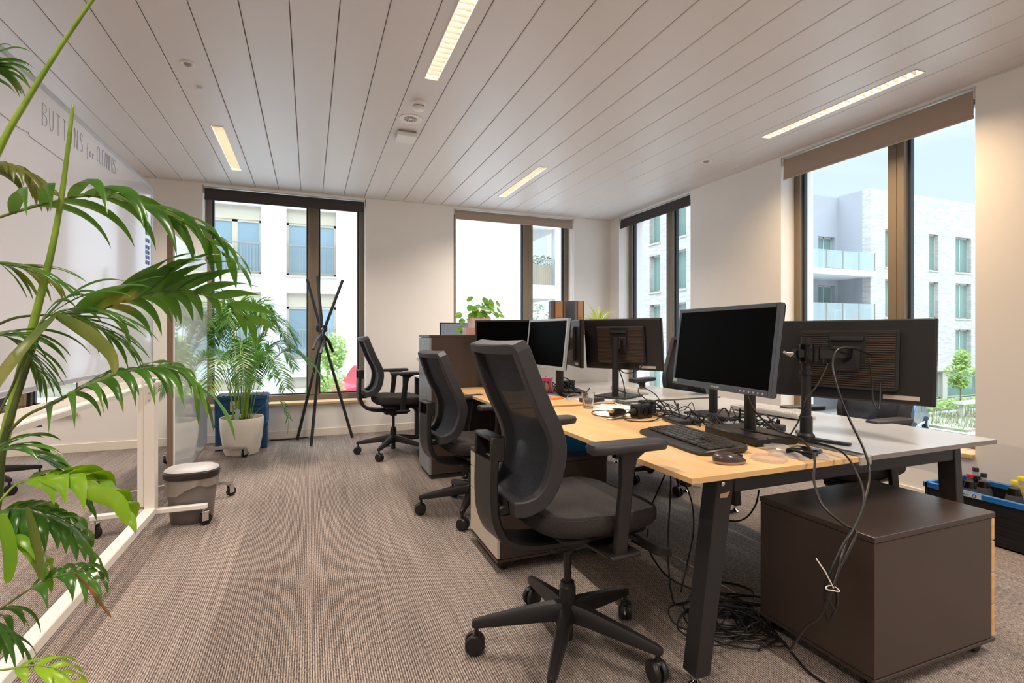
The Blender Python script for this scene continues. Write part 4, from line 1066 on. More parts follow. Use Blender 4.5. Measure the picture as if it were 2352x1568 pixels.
# floor cables under the desk
def onf(pts, r=.0035): return [(x, y, z if z else r) for x, y, z in pts]
cable([(1.62, 2.05, .60), (1.60, 2.0, .50), (1.52, 1.92, .22), (1.50, 1.86, .02), (1.56, 1.85, .0035), (1.72, 1.95, .0035), (1.86, 1.93, .0035), (1.92, 1.82, .0035), (1.80, 1.72, .0035), (1.66, 1.76, .0035), (1.70, 1.86, .010), (1.86, 1.80, .0035), (1.98, 1.70, .0035)], .0042, 'black cable hanging from under the desk and coiling on the carpet')
cable([(1.347, 1.834, 0.365), (1.400, 1.899, 0.244), (1.523, 1.937, 0.094), (1.614, 1.869, 0.045), (1.78, 1.75, .006), (1.92, 1.68, .005)], .0042, 'black cable falling by the nearest chair to the carpet coils')
cable([(1.698, 2.018, 0.480), (1.767, 2.045, 0.351), (1.736, 2.003, 0.230), (1.652, 1.951, 0.107), (1.60, 1.93, .004)], .0038, 'black cable hanging straight down left of the near desk leg')
cable([(1.736, 2.218, 0.461), (1.752, 2.319, 0.315), (1.756, 2.382, 0.211), (1.771, 2.419, 0.124)], .004, 'short black cable slanting down behind the desk leg')
cable([(1.871, 1.735, 0.502), (1.872, 1.756, 0.427), (1.854, 1.796, 0.358), (1.802, 1.827, 0.342), (1.743, 1.872, 0.367), (1.729, 1.899, 0.482)], .0038, 'black cable sagging under the cross beam of the near desk')
FG = 'cables coiled on the carpet behind the near desk leg'
for i in range(11):
    rr = random.Random(40 + i); cx, cy = 1.60 + rr.uniform(-.10, .10) + (.10 if i < 4 else 0), 1.68 + rr.uniform(-.14, .10); pts = []
    a0 = rr.uniform(0, 6.28); R0 = rr.uniform(.06, .15)
    for j in range(rr.randint(12, 18)):
        a = a0 + j * .85; q = R0 * (1 + .25 * math.sin(j * 1.3 + i)); pts.append((cx + q * 1.25 * math.cos(a), cy + q * math.sin(a), .004 + .004 * i + .006 * rr.random() if 0 < j else .004))
    pts = [(min(x, 1.70) if y < 1.60 else x, y, z) for x, y, z in pts]
    cable(pts, rr.choice((.003, .0038)), 'black cable coiled loosely on the carpet behind the near desk leg', group=FG)
cable([(1.70, 1.66, .006), (1.74, 1.60, .03), (1.69, 1.45, .018), (1.64, 1.30, .006), (1.66, 1.18, .006), (1.70, 1.10, .03)], .0042, 'black cable running along the foot of the anthracite pedestal')
# things on the beige drawer pedestal and under the desk
e = thing('storage_box', 'translucent blue plastic box standing on the beige drawer pedestal', 'box', (1.38, 2.64, .5475))
b = MB(); rg = []
for z, w_, d_ in ((0, .085, .12), (.10, .10, .14), (.105, .105, .145), (.105, .096, .136), (.10, .094, .134), (.006, .079, .114)):
    rg.append([Vector(p) for p in ((-w_, -d_, z), (w_, -d_, z), (w_, d_, z), (-w_, d_, z))])
b.loft(rg, caps=True); b.build('box_shell', mat('blue_translucent', '#2b8fd0', .15, trans=.35), e)
e = thing('desk_device', 'small white and blue rounded device on the beige drawer pedestal', 'device', (1.06, 2.56, .5475), R(-20))
b = MB(); rg = []
for z, k in ((0, 1), (.02, 1.0), (.05, .8), (.075, .45), (.082, .12)): rg.append([Vector((.05 * k * math.cos(2*PI*j/24), .075 * k * math.sin(2*PI*j/24), z)) for j in range(24)])
b.loft(rg); b.build('shell', mat('device_white_blue', '#aebfd6', .3), e, smooth=50)
b = MB(); b.box(-.052, -.03, -.03, .03, .012, .03, .004); b.build('display', mat('display_blue', '#274a86', .3), e)
e = thing('cardboard_box', 'pale box on the floor under the far desk', 'box', (1.62, 3.74, 0))
b = MB(); b.box(-.15, .15, -.12, .12, 0, .60, .003); b.build('carton', mat('carton', '#c9b79f', .7), e); b = MB(); b.box(-.16, .16, -.13, .13, .56, .612, .003); b.build('lid', mat('carton_lid', '#bda98f', .7), e)
b = MB()
for k in range(4): b.box(-.09 + k * .045, -.065 + k * .045, -.1303, -.1292, .575, .60)
b.build('print_marks', mat('print_brown', '#8a6a58', .7), e)
# ------------------------------------------------------------------ things on the cabinets
HCB = 1.1925
e = thing('bottle_box', 'dark bottle gift box with tan label, left of the red can', 'box', (2.155, 4.33, HCB), R(-14))
def gift(e, w, d, h, body):
    b = MB(); b.box(-w/2, w/2, -d/2, d/2, 0, h, .001); b.build('carton', body, e)
    b = MB(); b.box(-w * .18, w * .32, -d/2 - .0008, -d/2, 0.002, h - .002); b.build('label_strip', mat('label_tan', '#b98f63', .5), e)
    b = MB(); b.box(-w * .30, -w * .18, -d/2 - .0007, -d/2, 0.002, h - .002); b.box(w * .32, w * .42, -d/2 - .0007, -d/2, 0.002, h - .002); b.build('side_bands', mat('band_red', '#6b2f24', .5), e)
    b = MB(); b.lathe([(.012, 0), (.014, .0006), (.009, .0006)], 18, M=Matrix.Translation((w * .07, -d/2 - .0009, h * .2)) @ Matrix.Rotation(R(90), 4, 'X'))
    b.box(w * .07 - .003, w * .07 + .002, -d/2 - .0016, -d/2 - .0008, h * .24, h * .32)
    for k in range(3): b.box(-w * .08, w * .22, -d/2 - .0014, -d/2 - .0008, h * (.45 + .05 * k), h * (.465 + .05 * k))
    b.build('print_marks', mat('print_dark', '#3a2a20', .5), e)
BOXG = mat('giftbox_grey', '#65656d', .5)
gift(e, .135, .11, .315, BOXG)
e = thing('bottle_box', 'dark bottle gift box with tan label, right of the red can', 'box', (2.345, 4.33, HCB), R(18)); gift(e, .125, .13, .32, mat('giftbox_blue_grey', '#6f7078', .5))
def can(label, x, y, r=.030, h=.118):
    e = thing('drink_can', label, 'can', (x, y, HCB)); b = MB(); b.lathe([(r * .8, 0), (r, .006), (r, h - .012), (r * .82, h - .002), (r * .82, h)], 24); b.build('body', mat('can_red', '#b51f22', .3), e, smooth=40)
    b = MB(); b.lathe([(r + .0004, .03), (r + .0004, .06)], 24, caps=False); b.build('white_band', mat('can_band', '#e2cfc8', .4), e, smooth=True)
can('red drink can between the two bottle gift boxes', 2.252, 4.36); 
e = thing('snack_box', 'red and white packet right of the gift boxes behind the spider plant', 'packet', (2.52, 4.42, HCB), R(8)); b = MB(); b.box(-.05, .05, -.02, .02, 0, .125, .002); b.build('packet_body', MATS['can_red'], e); b = MB(); b.box(-.04, .04, -.0208, -.02, .02, .06); b.build('packet_label', MATS['can_band'], e)
e = thing('desk_gadget', 'small cream topped gadget on a black cradle at the cabinet edge', 'gadget', (1.925, 4.30, HCB)); b = MB(); b.box(-.04, .05, -.03, .03, 0.001, .015, .004); b.box(.03, .05, -.01, .01, .01, .055, .003); b.build('cradle', BLACKP, e); b = MB(); b.box(-.03, .02, -.02, .02, .0155, .085, .008, seg=2); b.build('cream_body', mat('cream_pink', '#e2bfa6', .4), e, smooth=35)
e = thing('clear_tumbler', 'clear plastic tumbler standing behind the black monitor beside the round leaved plant', 'tumbler', (1.70, 4.35, HCB)); b = MB(); b.lathe([(.03, .0), (.035, .11), (.033, .11), (.028, .004)], 24, caps=False); b.build('shell', clear_plastic('clear_cup', '#e8ecee', .2), e, smooth=40)
# pots of the two small plants
def pot_square(e, w, h, m, m2, soil=True):
    b = MB(); rg = []
    for z, k in ((0, .85), (h * .97, 1.0), (h, 1.0), (h, .9), (h * .85, .88)): rg.append([Vector((sx * w * k, sy * w * k, z)) for sx, sy in ((-1, -1), (1, -1), (1, 1), (-1, 1))])
    b.loft(rg, caps=True); b.build('pot', m, e)
e = thing('pilea_plant', 'round leaved green plant in a pale pink pot on the tall anthracite cabinet', 'potted plant', (1.40, 4.36, HCB))
pot_square(e, .085, .15, mat('pot_cream_pink', '#dcc3b8', .6), None)
LEAFR = leaf_mat('leaf_round', '#5f9a2e', '#86bb3c', '#9fd23a', rough=.35)
rnd = random.Random(4)
for k in range(44):
    a = rnd.uniform(0, 2*PI); rr_ = rnd.uniform(.03, .20); hh = .15 + rnd.uniform(.0, .19) * (1 - .5 * rr_ / .22) + .01
    if k < 5: hh = rnd.uniform(.03, .13); rr_ = rnd.uniform(.13, .19); a = PI + rnd.uniform(-.6, .6)
    tip = Vector((rr_ * math.cos(a) * 1.15, rr_ * math.sin(a) * .6, hh)); s = MB()
    s.tube(crom([(rnd.uniform(-.02, .02), rnd.uniform(-.02, .02), .13), (tip.x * .5, tip.y * .5, max(.15, .12 + hh * .45)), tip], 4), .0016, 6); s.cur = 1
    q = rnd.uniform(.022, .036); nrm = Vector((math.cos(a) * .5 + rnd.uniform(-.3, .3), -.75 + rnd.uniform(-.35, .35), .55)).normalized(); u = nrm.orthogonal().normalized(); v = nrm.cross(u)
    s.add([tip - nrm * .003] + [tip + u * math.cos(2*PI*j/16) * q + v * math.sin(2*PI*j/16) * q + nrm * .002 * math.sin(4*PI*j/16) for j in range(16)], [[0, j + 1, (j + 1) % 16 + 1] for j in range(16)])
    s.build('leaf_stalk', [mat('stalk_green', '#7a9a4a', .5), LEAFR], e, smooth=True, fix=False)
e = thing('box', 'small box with pink front beside the pilea pot on the anthracite cabinet', 'box', (1.295, 4.29, HCB), R(-4)); b = MB(); b.box(-.045, .115, -.05, .05, 0, .062, .001); b.build('carton', mat('carton_pink', '#cf9f98', .6), e); b = MB(); b.box(-.052, -.0455, -.05, .05, 0, .064); b.box(-.06, -.056, -.05, .05, 0, .062); b.build('white_edge', PAPER, e)
e = thing('spider_plant', 'yellow green spider plant in a wooden looking pot at the end of the light cabinet', 'potted plant', (2.56, 4.26, HCB - .0))
b = MB(); b.lathe([(.045, 0), (.062, .12), (.058, .12), (.05, .10), (.0, .10)], 24); b.build('pot', mat('pot_wood', '#b98f60', .5), e, smooth=35)
LEAFS = leaf_mat('leaf_spider', '#93b04a', '#c3cf6a', '#c8dc60', rough=.4)
def blade(b, p0, d0, L, wdt, droop, n=8, wv=None, twist=0, fold=.16, pw=.62, tipw=.02):
    droop = droop * 8.0 / n; p = Vector(p0); d = Vector(d0).normalized(); st_ = L / n; rows = []
    side = Vector(wv) if wv is not None else d.cross(Vector((0, 0, 1)))
    if side.length < 1e-4: side = Vector((1, 0, 0))
    for i in range(n + 1):
        t = i / n; sv = (side - d * side.dot(d)).normalized(); nn = sv.cross(d)
        ww = wdt * (math.sin(PI * min(1, max(0, t * .95 + .04)) ** pw) if t < 1 else 0) + wdt * tipw * (1 - t)
        rows.append([p - sv * ww / 2 + nn * ww * fold, p.copy(), p + sv * ww / 2 + nn * ww * fold])
        p = p + d * st_; d = (d + Vector((0, 0, -1)) * droop * (0.35 + t)).normalized()
    b.loft(rows, caps=False, closed=False)
rnd = random.Random(9)
for k in range(38):
    a = rnd.uniform(0, 2*PI); b = MB(); el = rnd.uniform(.5, 1.6)
    blade(b, (.015 * math.cos(a), .015 * math.sin(a), .105), (math.cos(a), math.sin(a) * .8, el), rnd.uniform(.16, .31), .013, rnd.uniform(.14, .32), 10); b.build('leaf_blade', LEAFS, e, smooth=True, fix=False)
b = MB(); b.tube(crom([(-.03, -.03, .12), (-.065, -.05, .13), (-.085, -.055, .06), (-.075, -.05, .0)], 6), .0022, 6); b.build('runner', LEAFS, e, smooth=True)
# small laptop-like screen on the desk behind the cabinets
e = thing('computer_screen', 'blue grey lit screen peeping over the tall anthracite cabinet', 'screen', (1.50, 5.32, .745)); b = MB(); b.box(-.22, .32, 0, .03, .20, .577, .003); b.build('housing', DOCK, e); b = MB(); b.box(-.208, .308, -.002, -.0005, .212, .565); b.build('screen', mat('screen_bluegrey', '#8b9bb0', .2), e); b = MB(); b.box(.03, .07, .005, .025, 0.005, .3); b.box(-.05, .15, -.06, .1, -.005, .008, .003); b.build('stand', BLACKP, e)

# ------------------------------------------------------------------ whiteboards
def castor(b, bw, x, y, z, r=.04, a=0):
    M = Matrix.Translation((x, y, 0)) @ Matrix.Rotation(a, 4, 'Z')
    b.box(-.014, .022, -.017, -.013, r * .8, r * 2 + .012, 0, M); b.box(-.014, .022, .013, .017, r * .8, r * 2 + .012, 0, M); b.box(-.02, .026, -.02, .02, r * 2 + .01, r * 2 + .016, .001, M)
    b.cyl(M @ Vector((0, 0, r * 2 + .016)), M @ Vector((0, 0, z)), .008)
    bw.lathe([(.6 * r, -.011), (r, -.008), (r, .008), (.6 * r, .011)], 26, M=M @ Matrix.Translation((.008, 0, r)) @ Matrix.Rotation(R(90), 4, 'X'))
BX, BY0, BY1, BZ0, BZ1 = -.90, 1.55, 3.74, 1.005, 2.100
e = thing('mobile_whiteboard', 'large mobile whiteboard with faint handwriting and a marker tray behind the foreground palm', 'whiteboard', (BX, 2.65, 0))
def L(x, y, z): return (x - BX, y - 2.65, z)
b = MB(); b.box(-.018, 0, BY0 - 2.65, BY1 - 2.65, BZ0, BZ1, 0); b.build('writing_panel', WBOARD, e)
b = MB()
for z0, z1 in ((BZ0 - .006, BZ0 + .016), (BZ1 - .016, BZ1 + .006)): b.box(-.026, .005, BY0 - 2.65, BY1 - 2.65 + .006, z0, z1, .003)
for y in (BY0, BY1 - .006): b.box(-.026, .005, y - 2.65 - .006, y - 2.65 + .012, BZ0, BZ1, .003)
b.build('aluminium_rim', mat('rim_alu', '#c7c9ce', .3, .5), e)
for y in (1.62, 3.715):
    b = MB(); b.box(-.062, -.028, y - 2.65 - .03, y - 2.65 + .03, .16, 2.02, .003); b.box(-.028, .03, y - 2.65 - .036, y - 2.65 + .036, .12, .935, .004); b.build('post', WFRAME, e)
    b = MB(); b.box(-.30, .30, y - 2.65 - .02, y - 2.65 + .02, .105, .135, .004); f = b.build('foot_bar', WFRAME, e)
    for sx in (-1, 1):
        b = MB(); wv = MB(); castor(b, wv, sx * .28, y - 2.65, .105, .037, R(30 * sx)); c = b.build('castor', CHROME, e); wv.build('wheel', RUBBER, c, smooth=35)
b = MB(); b.box(-.03, .032, 1.62 - 2.65, 3.70 - 2.65, .104, .150, .004); b.build('floor_beam', WFRAME, e)
b = MB(); b.prism([(-.02, .905), (.088, .905), (.092, .925), (.086, .925), (.084, .911), (-.014, .911), (-.014, .945), (-.02, .945)], BY0 + .05 - 2.65, BY1 - .03 - 2.65); b.build('marker_tray', WFRAME, e)
for dz in (.80, .845):
    b = MB(); b.lathe([(.006, 0), (.005, .003)], 10, M=Matrix.Translation((-.0, 3.679 - 2.65, dz)) @ Matrix.Rotation(R(90), 4, 'X')); b.build('bolt', CHROME, e)
# handwriting strokes
INK = mat('ink_violet', '#a3a3bb', .5)
GLY = {'B': [[(0, 0), (0, 1)], [(0, 1), (.5, .95), (.55, .7), (.1, .52), (.6, .45), (.62, .1), (0, 0)]], 'U': [[(0, 1), (.03, .2), (.3, 0), (.55, .2), (.58, 1)]],
       'T': [[(.3, 1), (.3, 0)], [(0, 1), (.62, .97)]], 'O': [[(.3, 1), (.05, .75), (.03, .25), (.3, 0), (.55, .25), (.55, .75), (.3, 1)]], 'N': [[(0, 0), (.02, 1), (.5, 0), (.55, 1)]],
       'S': [[(.5, .9), (.25, 1), (.05, .75), (.45, .4), (.4, .05), (0, .08)]], 'f': [[(.5, .95), (.3, .9), (.22, -.3)], [(.05, .5), (.5, .5)]], 'o': [[(.3, .55), (.1, .35), (.2, .08), (.45, .2), (.42, .5), (.3, .55)]],
       'r': [[(.1, .5), (.12, .05)], [(.12, .35), (.4, .5), (.6, .45)]], 'C': [[(.55, .85), (.3, 1), (.03, .6), (.15, .08), (.55, .12)]], 'L': [[(.05, 1), (.03, .03), (.5, .05)]],
       'E': [[(.5, 1), (.05, .95), (.03, .03), (.5, .05)], [(.05, .5), (.42, .53)]], 'A': [[(0, 0), (.28, 1), (.55, 0)], [(.12, .4), (.45, .4)]], 'R': [[(.03, 0), (.03, 1), (.45, .85), (.4, .55), (.05, .5), (.55, 0)]], ' ': []}
def write(txt, y, z, h, adv, slope=0):
    for c in txt:
        b = MB()
        hh = h * (.62 if c in 'LEANRS' and len(txt) > 8 else 1)
        for stk in GLY[c]:
            b.tube([Vector((.0012, y + p * hh * .62, z + q * hh)) - Vector((0, 2.65, 0)) for p, q in (stk if len(stk) < 3 else [(v.x, v.y) for v in crom([(a_, c_, 0) for a_, c_ in stk], 3)])], .0008, 5)
        b.build('handwritten_letter', INK, e)
        y += adv * (.72 if c in ' ' else 1); z += slope
write('BUTTONS', 2.35, 1.957, .080, .0545, .002)
write('for', 2.745, 1.975, .055, .030)
write('CLEANERS', 2.86, 1.985, .070, .031, .001)
b = MB(); b.tube([Vector((.0012, y - 2.65, z)) for y, z in ((2.05, 1.89), (2.20, 1.885), (2.25, 1.893), (2.255, 1.882), (2.52, 1.879))], .001, 5); b.build('handwritten_line', INK, e)
b = MB()
for k, z in enumerate((1.825, 1.79, 1.745, 1.705, 1.675, 1.645, 1.615, 1.55, 1.46)):
    b.box(.002, .003, 3.61 - 2.65, 3.635 - 2.65, z, z + .022); b.box(.002, .003, 3.655 - 2.65, 3.675 - 2.65, z, z + .022)
b.build('blue_logo_marks', mat('logo_blue', '#2b4f9f', .4), e)
def marker(label, y, x, z, c):
    o = thing('marker_pen', label, 'marker pen', (BX + x, y, z), R(78)); b = MB(); b.cyl((-.055, 0, 0), (.03, 0, 0), .008, 12); b.build('barrel', mat('marker_white', '#e4e0dc', .4), o, smooth=40); b = MB(); b.cyl((.03, 0, 0), (.065, 0, 0), .009, 12); b.build('cap', mat('marker_' + c[1:], c, .4), o, smooth=40)
marker('red capped marker pen in the whiteboard tray', 3.40, .065, .920, '#c8283c'); marker('black capped marker pen in the whiteboard tray', 3.47, .045, .920, '#2b2b30')
marker('blue capped marker pen in the whiteboard tray', 3.56, .065, .920, '#2a4f9a'); marker('green capped marker pen lying on the other markers', 3.44, .055, .936, '#1f9a6e'); marker('dark green capped marker pen at the end of the whiteboard tray', 3.60, .045, .920, '#176a45')
# second, taller board behind
e = thing('mobile_whiteboard', 'tall glossy whiteboard on chrome feet standing behind the first, mirroring the potted palm', 'whiteboard', (-.89, 4.9, 0), R(2.0))
b = MB(); b.box(-.012, .0, -.76, .76, .155, 1.885, 0); b.build('glossy_panel', mat('glossy_white', '#dfe2e7', .06, coat=.6, spec=.5), e)
b = MB(); b.box(-.045, -.012, -.765, .765, .15, 1.88, 0); b.build('back_panel', BROWNE, e)
for y in (-.60, .70):
    b = MB(); b.loft([[Vector((x, y + s * w_, z)) for s, z in ((-1, z0), (1, z0), (1, z1), (-1, z1))] for x, w_, z0, z1 in ((-.34, .012, .088, .10), (-.03, .022, .10, .135), (.03, .022, .10, .135), (.34, .012, .088, .10))]); b.build('foot_bar', CHROME, e)
    for sx in (-1, 1):
        b = MB(); wv = MB(); castor(b, wv, sx * .32, y, .09, .034, R(40)); c = b.build('castor', CHROME, e); wv.build('wheel', RUBBER, c, smooth=35)
b = MB(); b.box(-.04, -.015, -.74, .74, .12, .155); b.build('lower_rail', ALU, e)
# ------------------------------------------------------------------ waste bin
e = thing('waste_bin', 'grey waste bin with a light swing lid and clear bag beside the whiteboard foot', 'waste bin', (-.708, 3.850, 0))
BS = .87
def obl(rx, ry, z, n=40):
    z *= BS
    return [Vector((math.copysign(abs(math.cos(2*PI*j/n)) ** .8, math.cos(2*PI*j/n)) * rx, math.copysign(abs(math.sin(2*PI*j/n)) ** .8, math.sin(2*PI*j/n)) * ry, z)) for j in range(n)]
b = MB(); b.loft([obl(.115, .085, 0), obl(.118, .088, .004), obl(.142, .112, .30), obl(.142, .112, .335)]); b.build('bucket', mat('bin_grey', '#77716e', .45), e, smooth=40)
b = MB(); b.loft([obl(.150, .120, .325), obl(.158, .126, .335), obl(.158, .126, .372), obl(.150, .118, .380)]); b.build('rim', mat('bin_dark', '#2f292b', .4), e, smooth=40)
b = MB(); b.loft([obl(.152, .12, .381), obl(.150, .117, .386), obl(.13, .095, .400), obl(.06, .04, .408)]); b.build('lid', mat('bin_lid', '#b9b4b4', .4), e, smooth=40)
b = MB(); rg = []
rnd = random.Random(2); ph = [rnd.uniform(0, 6) for _ in range(5)]
for i in range(9):
    t = i / 8; row = []
    for j in range(80):
        a = 2*PI*j/80; k = 1 + t * (.03 + .035 * math.sin(7*a + ph[0]) + .03 * math.sin(13*a + ph[1] + 2*t)) ; q = obl(.148, .118, 0, 80)[j] * k
        row.append(Vector((q.x, q.y, .286 - t * (.075 + .03 * math.sin(2*a + ph[2]) + .012 * math.sin(6*a + ph[3])))))
    rg.append(row)
b.loft(rg, caps=False); b.build('bag_edge', clear_plastic('bin_bag', '#b8aea4', .5), e, smooth=True)
# ------------------------------------------------------------------ coat rack
e = thing('coat_rack', 'black coat rack of three crossed bent poles in front of the left window', 'coat rack', (.14, 6.10, 0))
o_ = Vector((.14, 6.10, 0))
def P3(p): return Vector(p) - o_
hub = Vector((.135, 6.10, 1.25))
for top, mid1, mid2, foot in (((-0.030, 6.299, 1.825), (0.099, 6.259, 1.324), (0.136, 6.244, 1.185), (.455, 6.16, .012)), ((0.080, 6.202, 1.854), (0.120, 6.132, 1.380), (0.115, 6.113, 1.088), (.012, 5.83, .012)), ((0.354, 6.255, 1.825), (0.179, 6.249, 1.325), (0.099, 6.259, 1.036), (-.13, 6.26, .012))):
    b = MB(); b.tube([P3(foot), P3(mid2), P3(mid1), P3(top)], .0165, 14); p = b.build('pole', BLACKM, e, smooth=40)
b = MB(); c = P3((0.136, 6.212, 1.274)); b.box(c.x - .07, c.x + .05, c.y - .02, c.y + .06, c.z - .05, c.z + .03, .012); b.build('hub_joint', BLACKM, e)
def hanger(label, c, rz):
    o = thing('coat_hanger', label, 'coat hanger', c, R(rz)); b = MB(); b.tube([(.018 * math.cos(t) , 0, .05 + .018 * math.sin(t)) for t in [R(-60 + 24 * k) for k in range(12)]], .003, 8); b.tube([(.009, 0, .034), (0, 0, .0)], .004, 8); b.build('hook', CHROME, o, smooth=True)
    b = MB(); b.sweep(crom([(0, .0, 0), (.07, 0, -.03), (.15, 0, -.09), (.205, 0, -.16)], 4), (0, 1, 0), .022, .03); b.sweep(crom([(0, .0, 0), (-.07, 0, -.03), (-.15, 0, -.09), (-.205, 0, -.16)], 4), (0, 1, 0), .022, .03); b.build('shoulders', BLACKP, o, smooth=40)
    return o
hanger('black coat hanger hanging at the front of the coat rack', (.13, 6.02, 1.20), 62)
hanger('black coat hanger hanging behind the first on the coat rack', (.18, 6.17, 1.15), 70)
cable([(-.42, 6.38, .006), (-.30, 6.36, .006), (-.15, 6.36, .008), (-.02, 6.40, .006)], .006, 'black cable on the carpet below the left window')
# ------------------------------------------------------------------ folding crates
CBLUE = mat('crate_blue', '#1f6fb4', .45); CNAVY = mat('crate_navy', '#1c4f82', .5); CBLK = mat('crate_black', '#17171b', .5)
def crate(e, w, d, h, z0, mb, mr, name='crate_body'):
    """a folding box: four ribbed walls, a floor and a rim; open at the top"""
    b = MB(); t = .012
    for s in (-1, 1):
        b.box(-w/2, w/2, s * (d/2 - t), s * d/2, z0, z0 + h - .03); b.box(s * (w/2 - t), s * w/2, -d/2 + t, d/2 - t, z0, z0 + h - .03)
        for k in range(4):
            zz = z0 + .03 + k * (h - .08) / 4
            b.box(-w/2 + .03, w/2 - .03, s * d/2, s * (d/2 + .004), zz, zz + .012); b.box(s * w/2, s * (w/2 + .004), -d/2 + .03, d/2 - .03, zz, zz + .012)
        for q in (-1, 1): b.box(s * (w/2 - .012), s * (w/2 + .005), q * (d/2 - .012), q * (d/2 + .005), z0, z0 + h - .03)
    b.box(-w/2, w/2, -d/2, d/2, z0, z0 + .008); b.build(name, mb, e)
    b = MB()
    for s in (-1, 1):
        b.box(-w/2 - .012, w/2 + .012, s * (d/2 - .014), s * (d/2 + .012), z0 + h - .032, z0 + h, .002); b.box(s * (w/2 - .014), s * (w/2 + .012), -d/2, d/2, z0 + h - .032, z0 + h, .002)
    b.build('rim', mr, e)
e = thing('folding_crate', 'black folding crate with a bright blue rim full of bottles by the right wall', 'crate', (3.80, 1.742, 0)); crate(e, .385, .62, .275, 0, CBLK, CBLUE)
b = MB(); b.box(-.2056, -.2050, .02, .19, .246, .272); b.build('white_label', PAPER, e)
Mx = Matrix.Translation((-.2060, .12, .2585)) @ Matrix(((0, 0, -1, 0), (-1, 0, 0, 0), (0, 1, 0, 0), (0, 0, 0, 1)))
text_mesh('Collect&Go', .017, Mx, mat('label_ink', '#3a3f55', .5), 'label_text', e)
b = MB(); b.lathe([(.0105, -.0004), (.0105, .0004)], 24, M=Matrix.Translation((-.2060, .052, .2585)) @ Matrix.Rotation(R(90), 4, 'Y')); b.build('round_badge', CBLUE, e)
b = MB(); b.box(-.2068, -.2063, .048, .058, .254, .261); b.box(-.2068, -.2063, .050, .053, .261, .265); b.build('badge_mark', PAPER, e)
LIQ = mat('cola_dark', '#1a0f0c', .1, trans=.0); PET = clear_plastic('pet_bottle', '#e4eaea', .10)
def bottle(label, x, y, capc, h=.33, r=.042, fill=.5, lab=None, liq=LIQ):
    o = thing('soda_bottle', label, 'bottle', (x, y, .009)); b = MB()
    b.lathe([(r * .8, 0), (r, .012), (r, h * .58), (r * .86, h * .70), (r * .55, h * .82), (.014, h * .91), (.013, h * .95)], 24, caps=False); b.build('shell', PET, o, smooth=50)
    b = MB(); b.lathe([(r * .78, .003), (r * .96, .014), (r * .96, h * .57), (r * .83, h * .69), (r * (.83 - max(0, fill - .69) * 1.6), h * max(fill, .70))], 24); b.build('drink', liq, o, smooth=40)
    b = MB(); b.lathe([(.0165, h * .93), (.0165, h * .99), (.014, h)], 18); b.build('cap', mat('cap_' + capc[1:], capc, .4), o, smooth=40)
    if lab: b = MB(); b.lathe([(r + .0006, h * .30), (r + .0006, h * .55)], 24, caps=False); b.build('label_band', mat('band_' + lab[1:], lab, .5), o, smooth=True)
bottle('tall bottle with a long black cap at the back of the crate', 3.80, 2.0, '#1c1830', .385, .038, .85, '#d9d9e0', mat('wine_dark', '#1c1418', .2))
bottle('cola bottle with a red cap in the crate', 3.77, 1.905, '#c8202a', .335, .046, .86)
bottle('cola bottle with a black cap standing in front in the crate', 3.862, 1.88, '#23222a', .335, .046, .85)
bottle('cola bottle with a black cap near the wall side of the crate', 3.93, 1.955, '#2b2a30', .345, .044, .85)
YL = mat('yellow_soda', '#b8a84a', .1)
bottle('bottle with a yellow cap and dark drink in the crate', 3.84, 1.722, '#e8d020', .335, .046, .86, '#d8c646')
bottle('second yellow capped bottle close to the right photo edge', 3.933, 1.732, '#ecd61e', .345, .044, .84, '#d8c646', YL)
bottle('third yellow capped bottle at the near end of the crate', 3.80, 1.61, '#e6cf24', .33, .044, .6, '#d8c646', YL)
def small_can(label, x, y, c):
    o = thing('drink_can', label, 'can', (x, y, .009)); b = MB(); b.lathe([(.026, 0), (.032, .008), (.032, .225), (.027, .24), (.027, .243)], 22); b.build('body', mat('canb_' + c[1:], c, .35), o, smooth=40)
small_can('dark blue topped can standing low in the crate', 3.672, 1.83, '#20264a'); small_can('red can standing low in the crate', 3.68, 1.757, '#a81f28'); small_can('navy can standing low in the crate by the yellow capped bottles', 3.70, 1.685, '#1d2036')
def blue_crate(label, z0, h, rz):
    e = thing('folding_crate', label, 'crate', (-.665, 6.16, z0), R(rz)); crate(e, .47, .32, h, 0, CNAVY, CNAVY); return e
c0 = blue_crate('lower blue folding crate of the stack behind the white plant pot', 0, .275, 2)
c1 = blue_crate('upper blue folding crate with a pale label behind the white plant pot', .276, .275, 0)
b = MB(); b.box(-.10, -.02, -.1665, -.1655, .12, .23); b.build('paper_label', mat('label_cream', '#d8d4b8', .6), c1)
b = MB(); b.lathe([(.022, 0), (.022, .0006), (.015, .0006), (.015, 0)], 24, M=Matrix.Translation((-.055, -.1667, .165)) @ Matrix.Rotation(R(90), 4, 'X'), caps=False); b.build('label_ring', CBLUE, c1)
b = MB(); b.box(-.235, .235, -.16, .16, .2755, .283, .002)
for k in range(9): b.box(-.22 + .05 * k, -.205 + .05 * k, -.15, .15, .283, .287)
b.build('folded_lid', CBLK, c1)

